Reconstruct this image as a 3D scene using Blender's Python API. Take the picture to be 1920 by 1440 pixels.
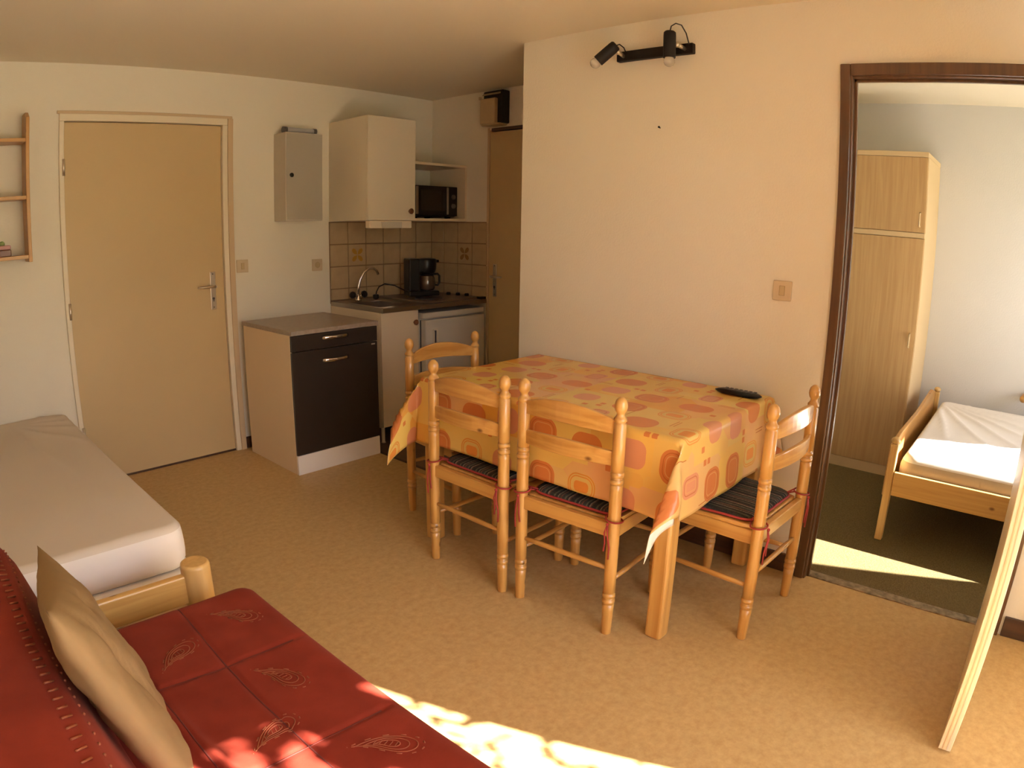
import bpy, bmesh, math, random
from mathutils import Vector, Matrix, noise

random.seed(7)
scene = bpy.context.scene
for o in list(bpy.data.objects):
    bpy.data.objects.remove(o, do_unlink=True)
COL = scene.collection
PI = math.pi
R = math.radians

# ------------------------------------------------------------------ camera
# wide-converter lens of the photograph: theta = r/f + k2 (r/f)^2 + k3 (r/f)^3
cam = bpy.data.cameras.new('camera')
cam_o = bpy.data.objects.new('camera', cam)
COL.objects.link(cam_o)
scene.camera = cam_o
F_PX, K2, K3 = 1265.88, -0.0491, -0.0015
cam.type = 'PANO'
cam.panorama_type = 'FISHEYE_LENS_POLYNOMIAL'
cam.sensor_width = 36.0
cam.fisheye_fov = R(170)
s_mm = 36.0 / 1920.0 * F_PX
cam.fisheye_polynomial_k0 = 0.0
cam.fisheye_polynomial_k1 = -1.0 / s_mm
cam.fisheye_polynomial_k2 = -K2 / s_mm ** 2
cam.fisheye_polynomial_k3 = -K3 / s_mm ** 3
cam.fisheye_polynomial_k4 = 0.0
cam.clip_start = 0.05
yaw, pit, rol = R(-48.0436), R(-13.202), R(0.9558)
fwd = Vector((-math.sin(yaw) * math.cos(pit), math.cos(yaw) * math.cos(pit), math.sin(pit)))
rgt = Vector((math.cos(yaw), math.sin(yaw), 0))
upv = rgt.cross(fwd)
r2 = rgt * math.cos(rol) + upv * math.sin(rol)
u2 = upv * math.cos(rol) - rgt * math.sin(rol)
mw = Matrix((r2, u2, -fwd)).transposed().to_4x4()
mw.translation = Vector((-2.6822, -3.9998, 1.4094))
cam_o.matrix_world = mw

# ------------------------------------------------------------------ world, sun, exposure
w = bpy.data.worlds.new('sky')
scene.world = w
w.use_nodes = True
bg = w.node_tree.nodes['Background']
bg.inputs['Color'].default_value = (0.95, 1.0, 1.22, 1)
bg.inputs['Strength'].default_value = 10.0

sun = bpy.data.lights.new('sun', 'SUN')
sun.energy = 72.0
sun.color = (1.0, 0.985, 0.95)
sun.angle = R(0.55)
sun_o = bpy.data.objects.new('sun', sun)
COL.objects.link(sun_o)
SUN_DIR = Vector((-0.366, 1.0, -0.806)).normalized()
sun_o.rotation_euler = SUN_DIR.to_track_quat('-Z', 'Y').to_euler()
sun_o.location = (0, -8, 5)

def portal(name, x0, x1, y, z0, z1):
    l = bpy.data.lights.new(name, 'AREA')
    l.shape = 'RECTANGLE'
    l.size, l.size_y = x1 - x0, z1 - z0
    l.cycles.is_portal = True
    o = bpy.data.objects.new(name, l)
    COL.objects.link(o)
    o.location = ((x0 + x1) / 2, y, (z0 + z1) / 2)
    o.rotation_euler = (R(90), 0, 0)   # -Z turned to +Y, into the room
    return o

vs = scene.view_settings
vs.view_transform = 'Standard'
vs.look = 'None'
vs.gamma = 1.0
vs.use_curve_mapping = False
vs.exposure = 0.08
scene.cycles.use_denoising = True
scene.cycles.max_bounces = 10
scene.cycles.diffuse_bounces = 6
scene.cycles.transparent_max_bounces = 12
scene.cycles.sample_clamp_indirect = 8.0

# ------------------------------------------------------------------ materials
def new_mat(name):
    m = bpy.data.materials.new(name)
    m.use_nodes = True
    nt = m.node_tree
    return m, nt, nt.nodes['Principled BSDF']

def N(nt, typ, **kw):
    n = nt.nodes.new(typ)
    for k, v in kw.items():
        setattr(n, k, v)
    return n

def plain(name, col, rough=0.6, metal=0.0, spec=0.5, bump=None, coat=0.0, mottle=None):
    m, nt, b = new_mat(name)
    b.inputs['Base Color'].default_value = (*col, 1)
    b.inputs['Roughness'].default_value = rough
    b.inputs['Metallic'].default_value = metal
    b.inputs['Specular IOR Level'].default_value = spec
    b.inputs['Coat Weight'].default_value = coat
    tc = N(nt, 'ShaderNodeTexCoord')
    if bump:
        n = N(nt, 'ShaderNodeTexNoise')
        n.inputs['Scale'].default_value = bump[0]
        n.inputs['Detail'].default_value = 4
        nt.links.new(tc.outputs['Object'], n.inputs['Vector'])
        bp = N(nt, 'ShaderNodeBump')
        bp.inputs['Strength'].default_value = bump[1]
        bp.inputs['Distance'].default_value = bump[2]
        nt.links.new(n.outputs['Fac'], bp.inputs['Height'])
        nt.links.new(bp.outputs['Normal'], b.inputs['Normal'])
    if mottle:
        n = N(nt, 'ShaderNodeTexNoise')
        n.inputs['Scale'].default_value = mottle[0]
        n.inputs['Detail'].default_value = 5
        nt.links.new(tc.outputs['Object'], n.inputs['Vector'])
        cr = N(nt, 'ShaderNodeValToRGB')
        cr.color_ramp.elements[0].position = 0.3
        cr.color_ramp.elements[1].position = 0.7
        d = mottle[1]
        cr.color_ramp.elements[0].color = (*[c * (1 - d) for c in col], 1)
        cr.color_ramp.elements[1].color = (*[min(1, c * (1 + d)) for c in col], 1)
        nt.links.new(n.outputs['Fac'], cr.inputs['Fac'])
        nt.links.new(cr.outputs['Color'], b.inputs['Base Color'])
    return m

def wood(name, light, dark, axis='z', rough=0.35, coat=0.3, scale=1.0, knots=True):
    m, nt, b = new_mat(name)
    tc = N(nt, 'ShaderNodeTexCoord')
    mp = N(nt, 'ShaderNodeMapping')
    a, c = 38 * scale, 1.6 * scale
    mp.inputs['Scale'].default_value = {'x': (c, a, a), 'y': (a, c, a), 'z': (a, a, c)}[axis]
    nt.links.new(tc.outputs['Object'], mp.inputs['Vector'])
    n = N(nt, 'ShaderNodeTexNoise')
    n.inputs['Scale'].default_value = 1.0
    n.inputs['Detail'].default_value = 5
    n.inputs['Distortion'].default_value = 0.6
    nt.links.new(mp.outputs['Vector'], n.inputs['Vector'])
    cr = N(nt, 'ShaderNodeValToRGB')
    cr.color_ramp.elements[0].position = 0.32
    cr.color_ramp.elements[1].position = 0.62
    cr.color_ramp.elements[0].color = (*dark, 1)
    cr.color_ramp.elements[1].color = (*light, 1)
    nt.links.new(n.outputs['Fac'], cr.inputs['Fac'])
    out = cr.outputs['Color']
    if knots:
        v = N(nt, 'ShaderNodeTexVoronoi')
        v.inputs['Scale'].default_value = 9.0
        mp2 = N(nt, 'ShaderNodeMapping')
        mp2.inputs['Scale'].default_value = {'x': (.6, 1, 1), 'y': (1, .6, 1), 'z': (1, 1, .6)}[axis]
        nt.links.new(tc.outputs['Object'], mp2.inputs['Vector'])
        nt.links.new(mp2.outputs['Vector'], v.inputs['Vector'])
        cr2 = N(nt, 'ShaderNodeValToRGB')
        cr2.color_ramp.elements[0].position = 0.04
        cr2.color_ramp.elements[1].position = 0.10
        cr2.color_ramp.elements[0].color = (1, 1, 1, 1)
        cr2.color_ramp.elements[1].color = (0, 0, 0, 1)
        nt.links.new(v.outputs['Distance'], cr2.inputs['Fac'])
        mx = N(nt, 'ShaderNodeMix', data_type='RGBA')
        nt.links.new(cr2.outputs['Color'], mx.inputs[0])
        nt.links.new(out, mx.inputs[6])
        mx.inputs[7].default_value = (dark[0] * .35, dark[1] * .28, dark[2] * .25, 1)
        out = mx.outputs[2]
    nt.links.new(out, b.inputs['Base Color'])
    b.inputs['Roughness'].default_value = rough
    b.inputs['Coat Weight'].default_value = coat
    b.inputs['Coat Roughness'].default_value = 0.15
    return m

M = {}
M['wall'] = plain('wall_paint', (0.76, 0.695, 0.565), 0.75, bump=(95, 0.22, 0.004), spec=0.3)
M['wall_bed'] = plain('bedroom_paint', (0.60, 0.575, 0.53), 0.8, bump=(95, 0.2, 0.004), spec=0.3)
M['ceil'] = plain('ceiling_paint', (0.75, 0.67, 0.52), 0.8, bump=(60, 0.2, 0.003), spec=0.2)
M['skirt'] = wood('dark_skirting_wood', (0.085, 0.035, 0.014), (0.04, 0.016, 0.008), 'y', 0.4, 0.2, knots=False)
M['darkwood'] = wood('dark_door_frame_wood', (0.125, 0.056, 0.018), (0.07, 0.028, 0.009), 'z', 0.35, 0.3, knots=False)
M['pine_z'] = wood('pine_upright', (0.60, 0.325, 0.085), (0.46, 0.215, 0.045), 'z', 0.3, 0.5)
M['pine_x'] = wood('pine_cross', (0.60, 0.325, 0.085), (0.46, 0.215, 0.045), 'x', 0.3, 0.5)
M['pine_y'] = wood('pine_long', (0.60, 0.325, 0.085), (0.46, 0.215, 0.045), 'y', 0.3, 0.5)
M['pale_x'] = wood('pale_pine_cross', (0.64, 0.38, 0.11), (0.52, 0.28, 0.07), 'x', 0.4, 0.2)
M['pale_y'] = wood('pale_pine_long', (0.64, 0.38, 0.11), (0.52, 0.28, 0.07), 'y', 0.4, 0.2)
M['pale_z'] = wood('pale_pine_upright', (0.68, 0.43, 0.15), (0.57, 0.34, 0.11), 'z', 0.4, 0.2)
M['shelf_z'] = wood('shelf_pine_upright', (0.54, 0.28, 0.075), (0.42, 0.20, 0.05), 'z', 0.4, 0.2)
M['shelf_x'] = wood('shelf_pine_cross', (0.54, 0.28, 0.075), (0.42, 0.20, 0.05), 'x', 0.4, 0.2)
M['wardrobe'] = wood('wardrobe_veneer', (0.56, 0.36, 0.155), (0.48, 0.29, 0.115), 'z', 0.5, 0.05, 1.4, knots=False)
M['wardrobe_edge'] = plain('wardrobe_edge', (0.64, 0.46, 0.24), 0.5)
M['door'] = plain('cream_door_paint', (0.56, 0.405, 0.205), 0.45, spec=0.4, mottle=(1.2, 0.03))
M['frame_white'] = plain('cream_frame_paint', (0.74, 0.64, 0.47), 0.45)
M['frame_tan'] = plain('tan_frame_paint', (0.58, 0.42, 0.25), 0.5)
M['door_edge'] = plain('bedroom_door_paint', (0.78, 0.66, 0.47), 0.4)
M['door_strip'] = plain('door_edge_strip', (0.70, 0.52, 0.30), 0.5)
M['white_lam'] = plain('white_laminate', (0.70, 0.61, 0.46), 0.4, spec=0.4)
M['white_lam2'] = plain('cabinet_laminate', (0.72, 0.60, 0.42), 0.45, spec=0.4)
M['side_lam'] = plain('cabinet_side_panel', (0.76, 0.60, 0.40), 0.45, spec=0.4)
M['charcoal'] = plain('charcoal_laminate', (0.034, 0.024, 0.017), 0.35, spec=0.5, bump=(180, 0.1, 0.001))
M['greytop'] = plain('grey_brown_laminate', (0.34, 0.27, 0.21), 0.35, spec=0.5, mottle=(60, 0.15))
M['chrome'] = plain('chrome', (0.75, 0.73, 0.70), 0.15, metal=1.0)
M['satin'] = plain('satin_metal', (0.62, 0.56, 0.47), 0.3, metal=1.0)
M['steel'] = plain('brushed_steel', (0.42, 0.37, 0.31), 0.35, metal=1.0)
M['steel_dark'] = plain('worn_sink_steel', (0.30, 0.25, 0.20), 0.4, metal=0.9)
M['black'] = plain('black_plastic', (0.010, 0.009, 0.008), 0.3, spec=0.3)
M['blackmat'] = plain('matt_black_metal', (0.012, 0.009, 0.008), 0.5, spec=0.25)
M['castiron'] = plain('hotplate_iron', (0.03, 0.027, 0.024), 0.55)
M['grey_metal'] = plain('painted_grey_metal', (0.42, 0.375, 0.295), 0.45, spec=0.4)
M['grey_metal2'] = plain('pale_grey_metal', (0.52, 0.46, 0.37), 0.5)
M['grey_bar'] = plain('grey_tube', (0.42, 0.41, 0.40), 0.4)
M['beige_plastic'] = plain('beige_switch_plastic', (0.60, 0.47, 0.30), 0.45)
M['beige_dark'] = plain('old_beige_plastic', (0.50, 0.37, 0.20), 0.5)
M['fridge'] = plain('fridge_enamel', (0.66, 0.60, 0.50), 0.35)
M['brownknob'] = plain('brown_wood_knob', (0.16, 0.055, 0.02), 0.35)
M['tile'] = plain('beige_tile_glaze', (0.46, 0.33, 0.19), 0.3, mottle=(14, 0.08))
M['grout'] = plain('brown_grout', (0.26, 0.17, 0.095), 0.9)
M['motif'] = plain('ochre_tile_motif', (0.44, 0.24, 0.035), 0.3)
M['motif2'] = plain('brown_tile_motif', (0.24, 0.12, 0.03), 0.3)
M['mattress_side'] = plain('shaded_beige_mattress_side', (0.50, 0.40, 0.28), 0.9, bump=(60, 0.3, 0.003), spec=0.1)  # the unlit side's shade is put into this darker beige
M['sheet'] = plain('white_sheet_cotton', (0.80, 0.75, 0.68), 0.9, bump=(240, 0.12, 0.001), spec=0.1)
M['sheet2'] = plain('ecru_sheet_cotton', (0.68, 0.60, 0.49), 0.9, bump=(240, 0.15, 0.001), spec=0.1)
M['sheet_side'] = plain('white_mattress_side', (0.84, 0.78, 0.70), 0.9, bump=(40, 0.2, 0.003), spec=0.1)
M['pillow'] = plain('tan_cushion_cotton', (0.29, 0.19, 0.085), 0.85, bump=(30, 0.35, 0.004), spec=0.15)
M['gold_thread'] = plain('dull_gold_embroidery', (0.27, 0.065, 0.02), 0.6)
M['seam'] = plain('dark_red_seam', (0.13, 0.02, 0.012), 0.9)
M['redtie'] = plain('red_piping_cord', (0.32, 0.03, 0.025), 0.7)
M['cushion_under'] = plain('pink_cushion_underside', (0.60, 0.33, 0.28), 0.9)
M['cloth_under'] = plain('white_cloth_backing', (0.80, 0.70, 0.58), 0.8)
M['tray_dark'] = plain('dark_grey_plastic', (0.10, 0.09, 0.085), 0.5)
M['green'] = plain('green_trinket_paint', (0.25, 0.34, 0.12), 0.6)
M['pinkpaint'] = plain('pink_trinket_paint', (0.48, 0.26, 0.24), 0.6)
M['browntile'] = plain('brown_kitchen_vinyl', (0.15, 0.085, 0.045), 0.4, mottle=(9, 0.2))
M['strip'] = plain('worn_threshold_metal', (0.30, 0.24, 0.16), 0.4, metal=0.6, mottle=(40, 0.5))
M['lace'] = plain('lace_cotton', (0.85, 0.82, 0.76), 0.9)
M['lace'].node_tree.nodes['Principled BSDF'].inputs['Transmission Weight'].default_value = 0.0
M['outdoor'] = plain('balcony_concrete', (0.45, 0.42, 0.38), 0.9)

def red_fabric():
    m, nt, b = new_mat('red_sofa_fabric')
    tc = N(nt, 'ShaderNodeTexCoord')
    n = N(nt, 'ShaderNodeTexNoise')
    n.inputs['Scale'].default_value = 9
    n.inputs['Detail'].default_value = 6
    nt.links.new(tc.outputs['Object'], n.inputs['Vector'])
    cr = N(nt, 'ShaderNodeValToRGB')
    cr.color_ramp.elements[0].position = 0.3
    cr.color_ramp.elements[1].position = 0.75
    cr.color_ramp.elements[0].color = (0.18, 0.017, 0.007, 1)
    cr.color_ramp.elements[1].color = (0.255, 0.030, 0.014, 1)
    nt.links.new(n.outputs['Fac'], cr.inputs['Fac'])
    nt.links.new(cr.outputs['Color'], b.inputs['Base Color'])
    b.inputs['Roughness'].default_value = 0.75
    b.inputs['Sheen Weight'].default_value = 0.06
    b.inputs['Sheen Tint'].default_value = (1, .55, .4, 1)
    b.inputs['Specular IOR Level'].default_value = 0.2
    wv = N(nt, 'ShaderNodeTexNoise')
    wv.inputs['Scale'].default_value = 320
    nt.links.new(tc.outputs['Object'], wv.inputs['Vector'])
    bp = N(nt, 'ShaderNodeBump')
    bp.inputs['Strength'].default_value = 0.25
    bp.inputs['Distance'].default_value = 0.001
    nt.links.new(wv.outputs['Fac'], bp.inputs['Height'])
    nt.links.new(bp.outputs['Normal'], b.inputs['Normal'])
    return m
M['red'] = red_fabric()

def vinyl():
    m, nt, b = new_mat('tan_speckled_vinyl')
    tc = N(nt, 'ShaderNodeTexCoord')
    n = N(nt, 'ShaderNodeTexNoise')
    n.inputs['Scale'].default_value = 34
    n.inputs['Detail'].default_value = 8
    n.inputs['Roughness'].default_value = 0.7
    nt.links.new(tc.outputs['Object'], n.inputs['Vector'])
    cr = N(nt, 'ShaderNodeValToRGB')
    e = cr.color_ramp.elements
    e[0].position = 0.34
    e[1].position = 0.66
    e[0].color = (0.475, 0.302, 0.116, 1)
    e[1].color = (0.60, 0.408, 0.176, 1)
    nt.links.new(n.outputs['Fac'], cr.inputs['Fac'])
    nt.links.new(cr.outputs['Color'], b.inputs['Base Color'])
    b.inputs['Roughness'].default_value = 0.42
    b.inputs['Specular IOR Level'].default_value = 0.35
    bp = N(nt, 'ShaderNodeBump')
    bp.inputs['Strength'].default_value = 0.12
    bp.inputs['Distance'].default_value = 0.002
    nt.links.new(n.outputs['Fac'], bp.inputs['Height'])
    nt.links.new(bp.outputs['Normal'], b.inputs['Normal'])
    return m
M['vinyl'] = vinyl()

def carpet():
    m, nt, b = new_mat('olive_carpet')
    tc = N(nt, 'ShaderNodeTexCoord')
    n = N(nt, 'ShaderNodeTexNoise')
    n.inputs['Scale'].default_value = 140
    n.inputs['Detail'].default_value = 4
    nt.links.new(tc.outputs['Object'], n.inputs['Vector'])
    cr = N(nt, 'ShaderNodeValToRGB')
    e = cr.color_ramp.elements
    e[0].position, e[1].position = 0.3, 0.7
    e[0].color = (0.12, 0.083, 0.033, 1)
    e[1].color = (0.19, 0.137, 0.058, 1)
    nt.links.new(n.outputs['Fac'], cr.inputs['Fac'])
    nt.links.new(cr.outputs['Color'], b.inputs['Base Color'])
    b.inputs['Roughness'].default_value = 0.95
    b.inputs['Specular IOR Level'].default_value = 0.1
    bp = N(nt, 'ShaderNodeBump')
    bp.inputs['Strength'].default_value = 0.6
    bp.inputs['Distance'].default_value = 0.004
    nt.links.new(n.outputs['Fac'], bp.inputs['Height'])
    nt.links.new(bp.outputs['Normal'], b.inputs['Normal'])
    return m
M['carpet'] = carpet()

def glass(name, tint=(1, 1, 1)):
    m = bpy.data.materials.new(name)
    m.use_nodes = True
    nt = m.node_tree
    nt.nodes.remove(nt.nodes['Principled BSDF'])
    out = nt.nodes['Material Output']
    t = N(nt, 'ShaderNodeBsdfTransparent')
    t.inputs['Color'].default_value = (*tint, 1)
    g = N(nt, 'ShaderNodeBsdfGlossy')
    g.inputs['Roughness'].default_value = 0.05
    f = N(nt, 'ShaderNodeFresnel')
    f.inputs['IOR'].default_value = 1.45
    mx = N(nt, 'ShaderNodeMixShader')
    nt.links.new(f.outputs[0], mx.inputs[0])
    nt.links.new(t.outputs[0], mx.inputs[1])
    nt.links.new(g.outputs[0], mx.inputs[2])
    nt.links.new(mx.outputs[0], out.inputs['Surface'])
    return m
M['glass'] = glass('window_glass')
M['darkglass'] = plain('smoked_oven_glass', (0.02, 0.014, 0.010), 0.08)
M['bulb'] = plain('bulb_glass', (0.75, 0.68, 0.58), 0.08, spec=0.8)
M['bulb'].node_tree.nodes['Principled BSDF'].inputs['Transmission Weight'].default_value = 0.6
M['coffeeglass'] = plain('carafe_glass', (0.07, 0.045, 0.03), 0.05, spec=1.0)

def stripes(name, axis):
    m, nt, b = new_mat(name)
    tc = N(nt, 'ShaderNodeTexCoord')
    sp = N(nt, 'ShaderNodeSeparateXYZ')
    nt.links.new(tc.outputs['Object'], sp.inputs[0])
    mul = N(nt, 'ShaderNodeMath', operation='MULTIPLY')
    mul.inputs[1].default_value = 11.0
    nt.links.new(sp.outputs[axis], mul.inputs[0])
    nz = N(nt, 'ShaderNodeTexNoise')
    nz.inputs['Scale'].default_value = 14
    nt.links.new(tc.outputs['Object'], nz.inputs['Vector'])
    ad = N(nt, 'ShaderNodeMath', operation='MULTIPLY_ADD')
    nt.links.new(nz.outputs['Fac'], ad.inputs[0])
    ad.inputs[1].default_value = 0.05
    nt.links.new(mul.outputs[0], ad.inputs[2])
    fr = N(nt, 'ShaderNodeMath', operation='FRACT')
    nt.links.new(ad.outputs[0], fr.inputs[0])
    cr = N(nt, 'ShaderNodeValToRGB')
    cr.color_ramp.interpolation = 'CONSTANT'
    el = cr.color_ramp.elements
    seq = [(0.0, (0.035, 0.035, 0.03)), (0.16, (0.10, 0.095, 0.065)), (0.24, (0.03, 0.03, 0.028)),
           (0.36, (0.25, 0.20, 0.14)), (0.40, (0.06, 0.055, 0.045)), (0.50, (0.20, 0.09, 0.06)),
           (0.54, (0.05, 0.055, 0.05)), (0.68, (0.12, 0.12, 0.085)), (0.76, (0.03, 0.03, 0.028)),
           (0.86, (0.28, 0.23, 0.17)), (0.90, (0.16, 0.09, 0.06)), (0.95, (0.045, 0.04, 0.035))]
    while len(el) < len(seq):
        el.new(0.5)
    for e, (p_, c_) in zip(el, seq):
        e.position = p_
        e.color = (*c_, 1)
    nt.links.new(fr.outputs[0], cr.inputs['Fac'])
    # woven flecks across the stripes
    ck = N(nt, 'ShaderNodeTexNoise')
    ck.inputs['Scale'].default_value = 160
    nt.links.new(tc.outputs['Object'], ck.inputs['Vector'])
    mx = N(nt, 'ShaderNodeMix', data_type='RGBA', blend_type='MULTIPLY')
    mx.inputs[0].default_value = 0.7
    nt.links.new(cr.outputs['Color'], mx.inputs[6])
    cr2 = N(nt, 'ShaderNodeValToRGB')
    cr2.color_ramp.elements[0].position = 0.35
    cr2.color_ramp.elements[1].position = 0.6
    cr2.color_ramp.elements[0].color = (0.45, 0.45, 0.45, 1)
    cr2.color_ramp.elements[1].color = (1, 1, 1, 1)
    nt.links.new(ck.outputs['Fac'], cr2.inputs['Fac'])
    nt.links.new(cr2.outputs['Color'], mx.inputs[7])
    nt.links.new(mx.outputs[2], b.inputs['Base Color'])
    b.inputs['Roughness'].default_value = 0.9
    b.inputs['Specular IOR Level'].default_value = 0.1
    return m
M['stripe_x'] = stripes('striped_woven_cloth', 0)

def tablecloth_mat():
    """printed oilcloth: patches of gold, orange and rose under rounded squares, rings, bars; coordinates are metres on the flat cloth (UV)"""
    m, nt, b = new_mat('printed_oilcloth')
    uv = N(nt, 'ShaderNodeUVMap')
    uv.uv_map = 'flat'
    P = (0.56, 0.50)

    def math_(op, a, b_=None):
        n = N(nt, 'ShaderNodeMath', operation=op)
        for i, x in enumerate((a, b_)):
            if x is None:
                continue
            if isinstance(x, (int, float)):
                n.inputs[i].default_value = x
            else:
                nt.links.new(x, n.inputs[i])
        return n.outputs[0]
    sp = N(nt, 'ShaderNodeSeparateXYZ')
    nt.links.new(uv.outputs['UV'], sp.inputs[0])
    U0, V0 = sp.outputs[0], sp.outputs[1]
    # base patches
    v = N(nt, 'ShaderNodeTexVoronoi', distance='CHEBYCHEV')
    v.inputs['Scale'].default_value = 4.2
    v.inputs['Randomness'].default_value = 0.55
    nt.links.new(uv.outputs['UV'], v.inputs['Vector'])
    sr = N(nt, 'ShaderNodeSeparateColor')
    nt.links.new(v.outputs['Color'], sr.inputs[0])
    cr = N(nt, 'ShaderNodeValToRGB')
    el = cr.color_ramp.elements
    seq = [(0.0, (0.74, 0.41, 0.08)), (0.25, (0.72, 0.50, 0.14)), (0.48, (0.70, 0.31, 0.045)),
           (0.62, (0.70, 0.50, 0.12)), (0.86, (0.68, 0.36, 0.17)), (1.0, (0.74, 0.39, 0.08))]
    while len(el) < len(seq):
        el.new(0.5)
    for e, (p_, c_) in zip(el, seq):
        e.position = p_
        e.color = (*c_, 1)
    nt.links.new(sr.outputs[0], cr.inputs['Fac'])
    nz = N(nt, 'ShaderNodeTexNoise')
    nz.inputs['Scale'].default_value = 7
    nt.links.new(uv.outputs['UV'], nz.inputs['Vector'])
    mx0 = N(nt, 'ShaderNodeMix', data_type='RGBA')
    crn = N(nt, 'ShaderNodeValToRGB')
    crn.color_ramp.elements[0].position = 0.42
    crn.color_ramp.elements[1].position = 0.7
    nt.links.new(nz.outputs['Fac'], crn.inputs['Fac'])
    sc = math_('MULTIPLY', crn.outputs['Color'], 0.4)
    nt.links.new(sc, mx0.inputs[0])
    nt.links.new(cr.outputs['Color'], mx0.inputs[6])
    mx0.inputs[7].default_value = (0.76, 0.50, 0.13, 1)
    col = mx0.outputs[2]
    # wrap into the repeat, with every other row shifted
    row = math_('FLOOR', math_('DIVIDE', V0, P[1]))
    U1 = math_('ADD', U0, math_('MULTIPLY', row, 0.21))
    U = math_('SUBTRACT', U1, math_('MULTIPLY', math_('FLOOR', math_('DIVIDE', U1, P[0])), P[0]))
    V = math_('SUBTRACT', V0, math_('MULTIPLY', row, P[1]))

    def sdf(cx, cy, hx, hy, rr):
        qx = math_('MAXIMUM', math_('SUBTRACT', math_('ABSOLUTE', math_('SUBTRACT', U, cx)), hx - rr), 0.0)
        qy = math_('MAXIMUM', math_('SUBTRACT', math_('ABSOLUTE', math_('SUBTRACT', V, cy)), hy - rr), 0.0)
        d = math_('SQRT', math_('ADD', math_('MULTIPLY', qx, qx), math_('MULTIPLY', qy, qy)))
        return math_('SUBTRACT', d, rr)

    def layer(mask, c_, strength=0.9):
        nonlocal col
        mx = N(nt, 'ShaderNodeMix', data_type='RGBA')
        nt.links.new(math_('MULTIPLY', mask, strength), mx.inputs[0])
        nt.links.new(col, mx.inputs[6])
        mx.inputs[7].default_value = (*c_, 1)
        col = mx.outputs[2]

    def fill(d):
        return math_('LESS_THAN', d, 0.0)

    def ring(d, at, wd=0.0022):
        return math_('LESS_THAN', math_('ABSOLUTE', math_('ADD', d, at)), wd)
    TERRA, ROSE, ORANGE, DARK = (0.58, 0.17, 0.045), (0.62, 0.25, 0.13), (0.66, 0.22, 0.035), (0.38, 0.10, 0.02)
    shapes = [(0.09, 0.085, 0.065, 0.058, 0.045, TERRA, 1), (0.265, 0.095, 0.055, 0.05, 0.035, ROSE, 0),
              (0.45, 0.075, 0.066, 0.05, 0.045, TERRA, 0), (0.11, 0.255, 0.052, 0.06, 0.04, ORANGE, 2),
              (0.30, 0.265, 0.066, 0.058, 0.05, TERRA, 0), (0.475, 0.25, 0.04, 0.055, 0.03, ROSE, 1),
              (0.075, 0.42, 0.05, 0.05, 0.04, ROSE, 0), (0.25, 0.425, 0.062, 0.05, 0.045, ORANGE, 2),
              (0.435, 0.415, 0.06, 0.06, 0.045, TERRA, 1)]
    for cx, cy, hx, hy, rr, c_, kind in shapes:
        d = sdf(cx, cy, hx, hy, rr)
        if kind == 2:
            layer(fill(d), (0.66, 0.44, 0.12))
            layer(ring(d, 0.004), c_)
            layer(ring(d, 0.013), c_)
            layer(fill(math_('ADD', d, 0.030)), c_)
        else:
            layer(fill(d), c_)
            if kind == 1:
                layer(ring(d, 0.012, 0.0018), DARK, 0.6)
                layer(ring(d, 0.022, 0.0018), (0.66, 0.36, 0.12), 0.7)
    for cx, cy, hx, hy in [(0.185, 0.33, 0.002, 0.032), (0.197, 0.33, 0.002, 0.036), (0.37, 0.17, 0.035, 0.0022),
                           (0.37, 0.183, 0.030, 0.0022), (0.385, 0.345, 0.002, 0.03), (0.015, 0.18, 0.002, 0.03)]:
        layer(fill(sdf(cx, cy, hx, hy, 0.0005)), DARK, 0.8)
    for cx, cy in [(0.185, 0.175), (0.215, 0.175), (0.53, 0.35), (0.53, 0.38), (0.355, 0.02), (0.02, 0.33)]:
        layer(fill(sdf(cx, cy, 0.011, 0.011, 0.003)), TERRA)
    nt.links.new(col, b.inputs['Base Color'])
    b.inputs['Roughness'].default_value = 0.27
    b.inputs['Specular IOR Level'].default_value = 0.45
    return m
M['oilcloth'] = tablecloth_mat()

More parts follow.
